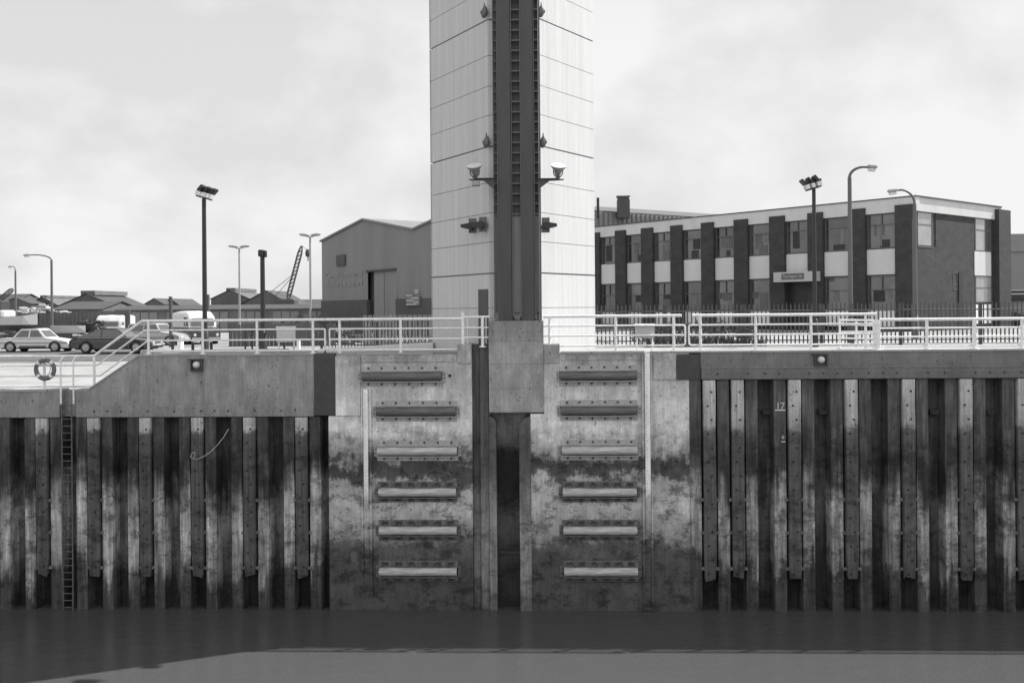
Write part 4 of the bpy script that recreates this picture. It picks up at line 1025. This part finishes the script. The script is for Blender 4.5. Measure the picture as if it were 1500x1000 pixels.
# ------------------------------------------------------------------ plants
def shrub(name, label, p, rx, ry, h_, n, size, cat='shrub', group=None, spiky=False):
    e = empty(name, p, label, cat, group, absolute=False); mb = MB()
    lobes = [(Vector((random.uniform(-.7,.7)*rx, random.uniform(-.6,.6)*ry, random.uniform(.35,.75)*h_)), random.uniform(.3,.5)) for _ in range(7)]
    for _ in range(n):
        if spiky:
            x_, y_ = random.uniform(-rx, rx), random.uniform(-ry, ry); l = h_*random.uniform(.4, 1); tx, ty = random.gauss(0,.25)*l, random.gauss(0,.2)*l
            a = random.uniform(0, 3.14); dx, dy = math.cos(a)*size*.35, math.sin(a)*size*.35
            mb.add([(x_-dx,y_-dy,0),(x_+dx,y_+dy,0),(x_+tx*.4+dx*.7,y_+ty*.4+dy*.7,l*.6),(x_+tx,y_+ty,l)], [(0,1,2,3)])
        else:
            lb, rr_ = random.choice(lobes); d_ = Vector((random.gauss(0,1), random.gauss(0,1), random.gauss(0,1))).normalized()*random.uniform(.5,1.0)**.5
            c = lb+Vector((d_.x*rx*rr_, d_.y*ry*rr_, d_.z*h_*rr_)); c.z = max(.02, c.z)
            q2 = Matrix.Rotation(random.uniform(0,6.28),3,'Z') @ Matrix.Rotation(random.uniform(0,3.14),3,'X'); s_ = size*random.uniform(.6,1.3)
            mb.add([c+q2@Vector((-s_,0,0)), c+q2@Vector((0,-s_*.5,0)), c+q2@Vector((s_,0,0)), c+q2@Vector((0,s_*.5,0))], [(0,1,2,3)])
    mb.build('foliage', m_leaf, e)
    mb = MB()
    for _ in range(5):
        a = random.uniform(0,6.28); mb.tube([(0,0,-.05),(math.cos(a)*rx*.4, math.sin(a)*ry*.4, h_*.6)], .02, 5, r2=.008)
    mb.build('stem', m_steel, e)
labs = ['leafy shrub behind the white notice board, right of the tower', 'leafy shrub by the rounded loop ends of the right railings', 'leafy shrub just right of the gap in the railings', 'shrub at the right end of the overgrown fence stretch']
for i, (px, h_) in enumerate(((950, .75), (995, .8), (1040, .85), (1090, .7))):
    shrub('shrub', labs[i], G(px, ZQ, 36.3+.3*(i % 2)), .75, .45, h_, 900, .05, group='shrubs behind the palisade fence')
for i, px in enumerate((990, 1075)):
    shrub('tall_grass', 'tuft of rank grass %s, growing at the foot of the palisade' % ('below the loop ends' if i == 0 else 'left of the entrance'), G(px, ZQ, 34.3), 1.1, .18, .55, 260, .05, 'grass tuft', spiky=True)
shrub('shrub', 'dark bush behind the white saloon and the pale van in the yard', G(128, 7.0, 68), 1.3, .8, 1.5, 1500, .10)

# ------------------------------------------------------------------ big gabled shed
dA = 94; dV = 80.5
pA = CAM+AX*dA+R0*((472-750)/F*dA); pV = CAM+AX*dV+R0*((608-750)/F*dV); pA.z = pV.z = 7
ug = (pV-pA); Wg = ug.length; ug.normalize(); vg = Vector((-ug.y, ug.x, 0))
if vg.dot(AX) < 0: vg = -vg
zE = D(472, 353, dA).z; zV = zE; dR = (pA+ug*Wg*.5-CAM).dot(AX); zRg = D(540, 320.5, dR).z
WE = Wg*1.22
shed = empty('industrial_shed', pA, 'big grey corrugated shed with two gables, sliding door and faded lettering', 'building')
def gp(u_, v_, z): q2 = pA+ug*u_+vg*v_; return (q2.x, q2.y, z)
prof = [(0,7),(Wg*2,7),(Wg*2,zE),(Wg*1.5,zRg),(Wg,zE),(Wg*.5,zRg),(0,zE)]
# cladding front built as a shallow corrugated sheet
mb = MB(); k = 0; u_ = 0.0; pit = .30
def top(u_):
    k_ = (u_ % Wg)/Wg; return zE+(zRg-zE)*(1-abs(2*k_-1))
cols = []
while u_ <= WE: cols.append((u_, 0 if k % 2 == 0 else -.07)); u_ += pit*.5; k += 1
zpl = D(472, 440.5, dA).z; du0 = None
def guu(px, py=420):
    n_ = vg; p_ = hit(px, py, pA, n_); return (p_-pA).dot(ug)
d0, d1 = guu(539), guu(581); zdt = D(560, 397, (pA+ug*(d0+d1)/2-CAM).dot(AX)).z
vs = []; fs = []
for i, (u_, o_) in enumerate(cols):
    zb2 = zdt if d0 < u_ < d1 else zpl
    vs += [gp(u_, o_, zb2), gp(u_, o_, top(u_))]
    if i: fs.append((2*i-2, 2*i, 2*i+1, 2*i-1))
mb.add(vs, fs); mb.build('cladding', m_clad, shed)
mb = MB()
def gbox(mb, u0, u1, v0, v1, z0, z1):
    vs = [gp(a, b2, z) for z in (z0, z1) for a, b2 in ((u0,v0),(u1,v0),(u1,v1),(u0,v1))]
    mb.add(vs, [(3,2,1,0),(4,5,6,7),(0,1,5,4),(1,2,6,5),(2,3,7,6),(3,0,4,7)]); return mb
gbox(mb, 0, d0, -.12, .3, 6.8, zpl).build('plinth_wall', m_cladd, shed); gbox(MB(), d1, WE, -.12, .3, 6.8, zpl).build('plinth_wall', m_cladd, shed)
mb = MB(); dm = (d0+d1)/2
gbox(mb, d0+.9, dm+.3, .12, .2, 6.9, zdt); gbox(mb, dm+.36, d1-.05, .05, .14, 6.9, zdt); mb.build('sliding_door', m_clad, shed)
mb = MB(); gbox(mb, d0-.1, d1+.1, -.18, -.1, zdt-.02, zdt+.14); gbox(mb, d0, d1, .25, .3, 6.9, zdt+.2); gbox(mb, dm+.3, dm+.36, .04, .2, 6.9, zdt-.1); mb.build('door_track', m_black, shed)
mb = MB()
WE_ = WE
for (ua, za, ub_, zb2) in ((0, zE, Wg*.5, zRg), (Wg*.5, zRg, Wg, zE), (Wg, zE, WE, top(WE))):
    ov = .25
    mb.add([gp(ua, -ov, za+.05), gp(ub_, -ov, zb2+.05), gp(ub_, 14, zb2+.05), gp(ua, 14, za+.05), gp(ua, -ov, za-.1), gp(ub_, -ov, zb2-.1), gp(ub_, 14, zb2-.1), gp(ua, 14, za-.1)], [(0,1,2,3),(7,6,5,4),(0,4,5,1)])
mb.build('roof', m_roofl, shed)
mb = MB(); gbox(mb, 0, .1, .0, 14, 6.8, zE); gbox(mb, WE-.1, WE, .3, 14, 6.8, zE); gbox(mb, .1, WE, 59, 14, 6.8, zE); mb.build('side_wall', m_clad, shed)
v0, v1 = guu(495.5), guu(508); zz0, zz1 = D(500,389,90).z, D(500,373,90).z
mb = MB(); gbox(mb, v0, v1, -.2, -.08, zz0, zz1); mb.build('vent_panel', m_cladd, shed)
rz_ = math.atan2(ug.y, ug.x)
for body, pxm, pym, size in (('Cawood Commercial', 503, 402, .72), ('Builders & Joiners', 503, 415, .72)):
    n_ = vg; p_ = hit(pxm, pym, pA-vg*.10, n_)
    o = text_obj(body, size, (0,0,0), m_letter, None, name='faded_lettering', bold=.012)
    wdt = o.dimensions.x or 1
    o.parent = shed; o.location = p_-pA; o.rotation_euler = (R(90), 0, rz_)
    tw = guu(530)-guu(477); me = o.data; xm = max(v.co.x for v in me.vertices)-min(v.co.x for v in me.vertices); o.scale.x = tw/xm
mb = MB(); ub1_, ub2_ = guu(600), guu(618); gbox(mb, ub1_, ub2_, -.3, -.15, D(609,447,80).z, D(609,434,80).z); bo = mb.build('notice_panel', m_clad, shed)
mb = MB()
for a, c, py in ((600,609,432.5),(608,618,436.5),(600,611,440),(611,618,443),(600,615,446),(612,618,425.5),(613,618,428.5)): gbox(mb, guu(a), guu(c), -.36, -.31, D(609,py+.6,80).z, D(609,py-.6,80).z)
mb.build('notice_lines', m_fascia, shed)
# yard clutter in front of the shed
pg_ = G(610, 7.3, 55); 
o = MB(); 
for k in range(22): o.box(pg_.x-3+k*.28, pg_.x-3+k*.28+.2, pg_.y-.03, pg_.y+.03, 7, D(610, 461, 55).z)
o.box(pg_.x-3, pg_.x+3.2, pg_.y+.031, pg_.y+.08, 7.2, 7.4).build('board_fence', m_nose); tag(bpy.data.objects[-1] if False else [x_ for x_ in bpy.data.objects if x_.name == 'board_fence'][0], 'grey vertical board fence before the shed door, left of the tower', 'fence')

# ------------------------------------------------------------------ far houses and low sheds
def house(px0, px1, pyr, pye, depth, label, ridge_along=False, m=None, name='far_house', vent=False, mr=None, dep=12):
    p0 = D(px0, pye, depth); p1 = D(px1, pye, depth); zr2 = D((px0+px1)/2, pyr, depth).z; ze2 = min(p0.z, p1.z)
    w_ = p1.x-p0.x; e = empty(name, (p0.x, p0.y, 7), label, 'building', absolute=False)
    y1 = dep; zr3 = zr2-7; ze3 = ze2-7
    if ridge_along:
        vs = [(0,0,0),(w_,0,0),(w_,0,ze3),(0,0,ze3),(0,y1,0),(w_,y1,0),(w_,y1,ze3),(0,y1,ze3),(0,y1/2,zr3-.1),(w_,y1/2,zr3-.1)]
        MB().add(vs, [(0,1,2,3),(7,6,5,4),(1,5,6,9,2),(0,3,8,7,4)]).build('wall', m or m_far, e)
        MB().add([(-.3,-.3,ze3-.05),(w_+.3,-.3,ze3-.05),(w_+.3,y1/2,zr3),(-.3,y1/2,zr3),(w_+.3,y1+.3,ze3),(-.3,y1+.3,ze3)], [(0,1,2,3),(3,2,4,5)]).build('roof', mr or m_roofd, e)
    else:
        xm = w_/2
        vs = [(0,0,0),(w_,0,0),(w_,0,ze3),(xm,0,zr3-.05),(0,0,ze3)]; n = 5
        vs += [(a, y1, c) for a, b2, c in vs]
        MB().add(vs, [(0,1,2,3,4),(9,8,7,6,5),(0,4,9,5),(1,6,7,2)]).build('wall', m or m_far, e)
        MB().add([(-.3,-.3,ze3-.1),(xm,-.3,zr3+.05),(xm,y1,zr3+.05),(-.3,y1,ze3-.1),(w_+.3,-.3,ze3-.1),(w_+.3,y1,ze3-.1)], [(0,1,2,3),(1,4,5,2)]).build('roof', mr or m_roofd, e)
        if vent: MB().box(xm-w_*.12, xm+w_*.12, .3, y1, zr3-.2, zr3+w_*.05).build('ridge_vent', m_farroof, e)
    return e
house(-60, 22, 430, 442, 190, 'far dark house at the left edge, under the crane jib', True)
house(2, 46, 436, 444, 170, 'far gabled house left of the curved street lamp')
house(42, 84, 434.5, 446, 175, 'far twin-gabled house behind the curved street lamp', vent=True, mr=m_farroof)
house(84, 172, 430, 448, 150, 'long far barn-like shed with a raised roof vent, above the white saloon', vent=True)
house(78, 150, 441, 452, 135, 'dark lean-to shed below the barn-like one', True, mr=m_roofd)
house(212, 240, 437, 445, 190, 'left one of two small far gables beyond the low corrugated shed')
house(238, 262, 437.5, 446, 195, 'right one of two small far gables beyond the low corrugated shed')
house(309, 366, 424.5, 437, 160, 'far shed with stepped roof, just left of the short black lamp column', vent=True, mr=m_farroof)
house(352, 428, 425.5, 446, 150, 'far broad-gabled shed behind the crane', mr=m_roofd)
house(400, 476, 438, 449, 170, 'far low shed between the crane and the big shed', True)
house(425, 474, 446, 460, 120, 'dark yard building left of the big shed', True)
# long low corrugated shed
e = house(168, 480, 446, 451, 100, 'long low corrugated shed behind the parked cars and the white van', True, m_far2, 'low_shed', mr=m_roofd, dep=9)
p0 = D(168, 452, 100); p1 = D(480, 452, 100)
mb = MB(); wdt = p1.x-p0.x; k = 0
while k*.9 < wdt: 
    if k % 4 != 1: mb.box(k*.9, k*.9+.8, -.08, -.01, 0, 2.1)
    k += 1
mb.build('door_leaf', m_clad, e)
# dark timber wall / stack at left
p0 = D(46, 459, 74); p1 = D(190, 452, 74)
o = MB(); x_ = p0.x
while x_ < p1.x: o.box(x_, x_+.28, p0.y, p0.y+.1, 6.9, p0.z+random.uniform(-.05,.05)+ (x_-p0.x)*.03); x_ += .3
o.build('timber_fence', m_far); tag([q for q in bpy.data.objects if q.name == 'timber_fence'][0], 'tall dark board fence behind the white saloon', 'fence')
p0 = D(335, 474, 60); p1 = D(480, 474, 58)
o = MB(); x_ = p0.x
while x_ < p1.x: o.box(x_, x_+.22, p0.y, p0.y+.06, 6.9, p0.z+random.uniform(-.04,.04)); x_ += .25
o.build('yard_fence', m_far); tag([q for q in bpy.data.objects if q.name == 'yard_fence'][0], 'low dark yard fence behind the short black lamp column', 'fence')

# ------------------------------------------------------------------ cranes
def crane(px0, py0, px1, py1, depth, label, hook=True, stay=True):
    a = D(px0, py0, depth); b_ = D(px1, py1, depth); e = empty('lattice_crane', (a.x, a.y, 7), label, 'crane')
    v = (b_-a); Ln = v.length; v.normalize(); side = v.cross(Vector((0,1,0))).normalized(); dpv = Vector((0,1,0)); mb = MB(); wd = .24
    def cn(t_, i_): tt = t_*Ln; k_ = min(1, min(tt, Ln-tt)/(Ln*.15)+.25); return a+v*tt+side*(wd*k_*(1 if i_ in (0,1) else -1))+dpv*(wd*k_*(1 if i_ in (0,2) else -1))
    n = 14
    for i_ in range(4): mb.tube([cn(j/n, i_) for j in range(n+1)], .07, 5)
    for j in range(n):
        for (p_, q_) in ((0,2),(1,3),(0,1),(2,3)): mb.tube([cn(j/n, p_), cn((j+1)/n, q_)], .035, 4)
    mb.build('jib', m_steel2, e)
    mb = MB().box(a.x-1.6, a.x+1.2, a.y-1.2, a.y+1.2, 7.8, max(9.2, a.z+.2), bev=.15).box(a.x-1.9, a.x+1.9, a.y-1.6, a.y-1.0, 7.0, 7.8, bev=.2).box(a.x-1.9, a.x+1.9, a.y+1.0, a.y+1.6, 7.0, 7.8, bev=.2); mb.build('cab_and_tracks', m_steel, e)
    if stay:
        mid = a+v*Ln*.5; mb = MB().tube([mid, (a.x-3.9, a.y, max(8.8, a.z-.2))], .04, 4).tube([a+v*Ln*.47, (a.x-2.4, a.y, max(8.6, a.z-.3))], .04, 4); mb.build('stay', m_steel2, e)
    if hook:
        h_ = a+v*Ln*.86+Vector((1.1,0,0)); mb = MB().lathe([(0,.55),(.3,.45),(.38,0),(.3,-.4),(0,-.5)], Matrix.Translation(h_), 10).tube([b_, h_+Vector((0,0,.4))], .03, 4).tube([h_, h_+Vector((0,0,-1.0))], .08, 5); mb.build('hook_block', m_steel, e)
crane(421, 440, 442, 360, 130, 'lattice-jib crane with a hanging hook block, between two pale lamp posts')
crane(-4, 442, 19, 423, 140, 'tip of a crane jib at the left edge of the photo', False, False)

# ------------------------------------------------------------------ vehicles
def wheel(e, x_, y_, r, sg):
    t_ = Matrix.Translation((x_, y_, r)) @ Matrix.Rotation(R(90)*sg, 4, 'X')
    w_ = empty_part('wheel', e)
    MB().lathe([(r*.62,.0),(r*.66,.02),(r*.93,.02),(r,-.02),(r,-.16),(r*.9,-.19),(0,-.19)], t_, 20).build('tyre', m_tyre, w_)
    MB().lathe([(0,.015),(r*.2,.02),(r*.28,-.005),(r*.5,-.01),(r*.64,.012),(r*.62,-.05)], t_, 20).build('rim', m_hub, w_)
def empty_part(name, parent):
    o = bpy.data.objects.new(name, None); COL.objects.link(o); o.parent = parent; return o
def side_body(pts, width, arches, r, taper=.04):
    """outline in x,z walked along the top from rear to front, underside with wheel arches"""
    under = []
    z0 = pts[0][1]; 
    for ax in sorted(arches, reverse=True):
        for i in range(9):
            a = R(180*i/8); under.append((ax+(r+.05)*math.cos(a), .22+(r+.09)*math.sin(a)*.95))
    poly = pts + [(arches_end, .22) for arches_end in ()] + under
    return poly
def car(label, loc, rz, L_, H, W_, paint, hatch='notch', lower=None, two_tone=False):
    e = empty('parked_car', loc, label, 'car', 'cars parked on the left yard', rz=rz, absolute=False)
    h = L_/2; r = .30; ax = (-h*.60, h*.62); sill = .24; bl = H*.60   # belt line
    top_ = [(-h, .42), (-h+.02, .62), (-h+.08, bl-.06), (-h+.55, bl), (h*.33, bl-.0), (h-.35, bl-.14), (h-.03, bl-.24), (h, .40)]
    poly = top_ + [(h-.06, sill)]
    for a_x in (ax[1], ax[0]):
        for i in range(9): a = R(180*i/8); poly.append((a_x+(r+.06)*math.cos(a), sill+(r+.08)*math.sin(a)))
    poly.append((-h+.06, sill))
    wd = W_/2; n = len(poly); vs = []
    for y_, s_ in ((-wd+.09, 0), (-wd, 1), (wd, 1), (wd-.09, 0)):
        for x_, z in poly:
            k = 0 if s_ else 1
            zz = z-(.05 if (k and z > bl-.3) else 0) if False else z
            vs.append((x_*(1 if s_ else .985), y_*(1 if z < bl-.1 else .95), zz+(.03 if (k and z >= bl-.25) else 0)))
    # shoulders: outer rings slightly lower than the inner surface
    fs = [tuple(range(n)), tuple(range(4*n-1, 3*n-1, -1))] + [(l*n+i, (l+1)*n+i, (l+1)*n+(i+1)%n, l*n+(i+1)%n) for l in range(3) for i in range(n)]
    MB().add(vs, fs).build('body', paint, e)
    if hatch == 'notch': bx_ = [(-h*.56, bl-.02), (-h*.34, H-.03), (h*.02, H), (h*.12, H-.02), (h*.38, bl-.02)]
    elif hatch == 'fast': bx_ = [(-h*.92, bl-.02), (-h*.30, H-.04), (h*.0, H), (h*.12, H-.03), (h*.42, bl-.02)]
    else: bx_ = [(-h*.93, bl-.02), (-h*.84, H-.03), (-h*.2, H), (h*.10, H-.02), (h*.34, bl-.02)]
    def house_(in_, dz, m, name):
        n2 = len(bx_); vs = []
        for sg in (-1, 1):
            for x_, z in bx_: vs.append((x_, sg*((wd-.05) if z < bl else (wd-.22))*in_, z+dz))
        fs = [tuple(range(n2)), tuple(range(2*n2-1, n2-1, -1))]+[(i, n2+i, n2+i+1, i+1) for i in range(n2-1)]
        return MB().add(vs, fs).build(name, m, e)
    house_(1.0, 0, paint, 'cabin')
    # glazing: proud panes on the cabin
    def pane(name, pts3): MB().add(pts3, [(0,1,2,3)] if len(pts3) == 4 else [tuple(range(len(pts3)))]).build(name, m_carg, e)
    def lerp(a, b2, t_): return a+(b2-a)*t_
    (xb, zb_), (xr, zr_2), (xm_, zm_), (xf, zf_), (xw, zw_) = bx_
    def yside(z): return (wd-.05)+((wd-.22)-(wd-.05))*max(0, min(1, (z-bl+.02)/(H-bl)))+.006
    zlo, zhi = bl+.05, H-.10
    def xat(p, q_, z): t_ = (z-p[1])/(q_[1]-p[1]); return p[0]+(q_[0]-p[0])*t_
    for sg in (-1, 1):
        xl, xh = xat((xb,zb_),(xr,zr_2),zlo)+.12, xat((xb,zb_),(xr,zr_2),zhi)+.08
        fl, fh = xat((xw,zw_),(xf,zf_),zlo)-.12, xat((xw,zw_),(xf,zf_),zhi)-.06
        mlo = lerp(xl, fl, .50); 
        for a1, a2, c1, c2 in ((xl, mlo-.04, xh, mlo-.04), (mlo+.04, fl, mlo+.04, fh)):
            P = [(a1, sg*yside(zlo), zlo), (a2, sg*yside(zlo), zlo), (max(c1,min(c2,c2)), sg*yside(zhi), zhi), (min(c1,c2), sg*yside(zhi), zhi)]
            P[2] = (c2, sg*yside(zhi), zhi); P[3] = (c1, sg*yside(zhi), zhi)
            if sg > 0: P = P[::-1]
            pane('side_window', P)
    for (p, q_, nm, s_) in (((xw,zw_),(xf,zf_),'windscreen',1), ((xb,zb_),(xr,zr_2),'rear_window',-1)):
        x0_, x1_ = xat(p,q_,zlo)+s_*.012, xat(p,q_,zhi)+s_*.012
        P = [(x0_, -(wd-.16), zlo), (x0_, wd-.16, zlo), (x1_, wd-.30, zhi), (x1_, -(wd-.30), zhi)]
        pane(nm, P if s_ > 0 else P[::-1])
    for x_, nm in ((h-.02, 'bumper'), (-h-.06, 'bumper')): MB().box(x_, x_+.09, -wd+.05, wd-.05, .36, .47, bev=.02).build(nm, m_lampg if paint is not m_carw else m_steel, e)
    MB().box(-h+.1, h-.1, -wd-.006, -wd+.002, .50, .53).box(-h*.35, h*.38, -wd-.004, -wd+.002, sill, sill+.12).build('side_trim', m_steel, e)
    for sg in (-1, 1):
        MB().box(h-.05, h+.005, sg*(wd-.30)-.12, sg*(wd-.30)+.12, .50, .62).build('headlight', m_lens, e)
        for a_x in ax: wheel(e, a_x, sg*(wd-.02), r, 1 if sg < 0 else -1)
    MB().box(h+.071, h+.078, -.26, .26, .37, .46).build('number_plate', m_sign, e)
    MB().box(-h*.9, h*.9, -wd+.2, wd-.2, .18, .4).build('underbody', m_black, e)
    if paint is m_card: MB().box(bx_[0][0]+.3, bx_[4][0]-.05, -wd-.004, -wd+.03, bl-.01, bl+.02).build('chrome_strip', m_lampg, e)
    return e
car('white saloon car parked side-on at the left of the yard', G(57, 7.0, 54.5), 0, 4.05, 1.30, 1.6, m_carw, 'notch')
car('dark fastback car parked side-on behind the sloping handrail', G(171, 7.03, 52), 0, 4.35, 1.30, 1.65, m_card, 'fast')
car('pale estate car half hidden behind the dark fastback', G(232, 7.0, 64), R(-14), 4.2, 1.42, 1.6, m_carp, 'estate')
def van(label, loc, rz, L_, H, W_, m_up, m_low, dome=.25, name='parked_van', group=None):
    e = empty(name, loc, label, 'van', group, rz=rz, absolute=False); h = L_/2; wd = W_/2; r = .32
    def ring(x_, zt, zb_, w2, dm):
        return [(x_, -w2, zb_), (x_, -w2, zt-dm), (x_, -w2*.86, zt-dm*.35), (x_, -w2*.5, zt-.03), (x_, 0, zt), (x_, w2*.5, zt-.03), (x_, w2*.86, zt-dm*.35), (x_, w2, zt-dm), (x_, w2, zb_)]
    bel = H*.52
    sec = [(-h, H-.25, wd*.95), (-h+.12, H-.06, wd), (-h+.6, H, wd), (h*.30, H, wd), (h*.48, H-.16, wd*.97), (h*.60, H-.42, wd*.95), (h*.70, bel+.02, wd*.95)]
    vs = [p for x_, zt, w2 in sec for p in ring(x_, zt, bel-.01, w2, dome if zt > bel+.3 else .01)]; n = 9
    fs = [(i*n+k, i*n+k+1, (i+1)*n+k+1, (i+1)*n+k) for i in range(len(sec)-1) for k in range(n-1)] + [tuple(range(n-1,-1,-1)), tuple((len(sec)-1)*n+k for k in range(n))]
    MB().add([Vector(v) for v in vs], [f[::-1] for f in fs]).build('cabin', m_up, e)
    MB().xz([(-h,.30),(h-.02,.30),(h,.55),(h-.02,bel-.22),(h*.72,bel-.012),(-h,bel-.012)], -wd, wd).build('lower_body', m_low, e)
    MB().xz([(h*.28, bel+.10),(h*.62,bel+.10),(h*.53,H-.42),(h*.28,H-.42)], -wd-.012, -wd+.06).build('side_window', m_carg, e)
    P = [(h*.685,-wd*.82,bel+.10),(h*.685,wd*.82,bel+.10),(h*.625,wd*.76,H-.50),(h*.625,-wd*.76,H-.50)]; MB().add([(a+.05,b2,c) for a,b2,c in P], [(0,1,2,3)]).build('windscreen', m_carg, e)
    MB().box(h, h+.08, -wd, wd, .38, .50, bev=.02).build('bumper', m_lampg, e)
    for sg in (-1, 1):
        MB().lathe([(0,.03),(.08,.02),(.10,0)], Matrix.Translation((h-.01, sg*(wd-.22), .66)) @ Matrix.Rotation(R(90),4,'Y'), 14).build('headlight', m_lens, e)
        for x_ in (-h*.55, h*.62): wheel(e, x_, sg*(wd+.01), r, 1 if sg < 0 else -1)
        MB().box(h*.55, h*.58, sg*(wd+.02)-.02, sg*(wd+.16)+.02, bel+.15, bel+.42, bev=.005).build('wing_mirror', m_lampg, e)
    MB().box(h-.03,h+.012,-wd+.35,wd-.35,.55,.75).build('grille', m_steel, e)
    return e
van('white high-roofed van with a dark lower body, facing half right', G(286, 6.95, 66), R(-52), 4.3, 2.25, 1.9, m_carw, m_card)
van('pale van with a white roof behind the dark fastback', G(167, 7.0, 74), R(-86), 3.8, 1.95, 1.9, m_carw, m_carp, dome=.07)
# boat on the left
e = empty('cabin_boat', G(8, 7.0, 68), 'white cabin boat laid up at the left edge, behind the white saloon', 'boat', absolute=False)
vs = []; secs = [(-5,.9,1.2,1.3),(-2,1.15,1.1,1.3),(0.5,1.15,1.15,1.35),(1.6,.75,1.3,1.45),(2.3,.1,1.5,1.6)]
for x_, hw, zk, zs_ in secs: vs += [(x_, -hw, zs_+.5), (x_, -hw*.8, .7), (x_, 0, .5+(.5 if x_ > 2 else 0)), (x_, hw*.8, .7), (x_, hw, zs_+.5)]
MB().add(vs, [(i*5+k, (i+1)*5+k, (i+1)*5+k+1, i*5+k+1) for i in range(4) for k in range(4)]+[(i*5, i*5+4, (i+1)*5+4, (i+1)*5) for i in range(4)]+[(4,3,2,1,0)]).build('hull', m_sign, e)
MB().box(-4.6, .3, -.85, .85, 1.81, 2.35, bev=.12).build('cabin', m_sign, e); MB().box(-1.2,-.1,-.87,-.8,1.95,2.2).build('window', m_carg, e)
MB().box(-3,-2.6,-.6,.6,0,.7).box(.2,.6,-.6,.6,0,.7).build('cradle', m_steel, e)
# heaps of scrap and rubble, dinghies in the yard
def heap(name, label, p, rx, ry, h_, m, n=70, sz=.35):
    mb = MB()
    for _ in range(n):
        a = random.uniform(0,6.28); q_ = random.random()**.6; c = Vector((math.cos(a)*rx*q_, math.sin(a)*ry*q_, h_*(1-q_**1.5)*random.uniform(.4,1)))
        T = Matrix.Translation(c) @ Matrix.Rotation(random.uniform(0,3),4,'Z') @ Matrix.Rotation(random.uniform(-.5,.5),4,'X'); s_ = sz*random.uniform(.4,1)
        mb.box(-s_*random.uniform(.6,2),s_,-s_*.5,s_*.5,-s_*.3,s_*.3, M=T)
    o = mb.build(name, m); o.location = p; return tag(o, label, 'rubble' if name == 'rubble_heap' else 'scrap')
heap('scrap_heap', 'jumble of pale scrap on top of the yard behind the tall board fence', G(58, 9.1, 79), 2.5, 1, .7, m_sign, 24, .28)
heap('rubble_heap', 'low pale rubble heap between the white saloon and the pale van', G(128, 7.0, 60), 2.6, 1.2, .9, m_nose, 90, .22)
heap('scrap_heap', 'dark scrap pile at the left edge behind the white saloon', G(20, 7.0, 61), 1.6, .8, 1.1, m_steel, 50, .25)
heap('rubble_heap', 'low rubble heap in the yard before the big shed', G(500, 7.0, 62), 4, 1.2, .9, m_far2, 110, .3)
heap('scrap_heap', 'mixed scrap between the crane and the pale lamp post', G(440, 7.0, 90), 5, 1.6, 1.8, m_clad, 110, .45)
def dinghy(label, p, rz, m):
    vs = []; secs = [(-1.6,.5),(-.6,.62),(.5,.6),(1.3,.32),(1.8,.03)]
    for x_, hw in secs: vs += [(x_,-hw,.5),(x_,-hw*.7,.12),(x_,0,.02),(x_,hw*.7,.12),(x_,hw,.5)]
    f = [(i*5+k, (i+1)*5+k, (i+1)*5+k+1, i*5+k+1) for i in range(4) for k in range(4)]+[(4,3,2,1,0)]
    f += [(i*5+k+1, (i+1)*5+k+1, (i+1)*5+k, i*5+k) for i in range(0)]
    o = MB().add(vs, f).box(-.5,-.3,-.55,.55,.38,.42).build('dinghy', m); o.location = p; o.rotation_euler = (R(0),0,rz); tag(o, label, 'boat')
dinghy('dark dinghy lying in the yard behind the white saloon', G(30, 7.9, 62), R(5), m_steel)
dinghy('pale dinghy lying tilted beyond the bonnet of the white saloon', G(82, 7.8, 64), R(12), m_sign)

print('objects', len(bpy.data.objects))
for o in bpy.data.objects:
    if '_abs' in o: del o['_abs']
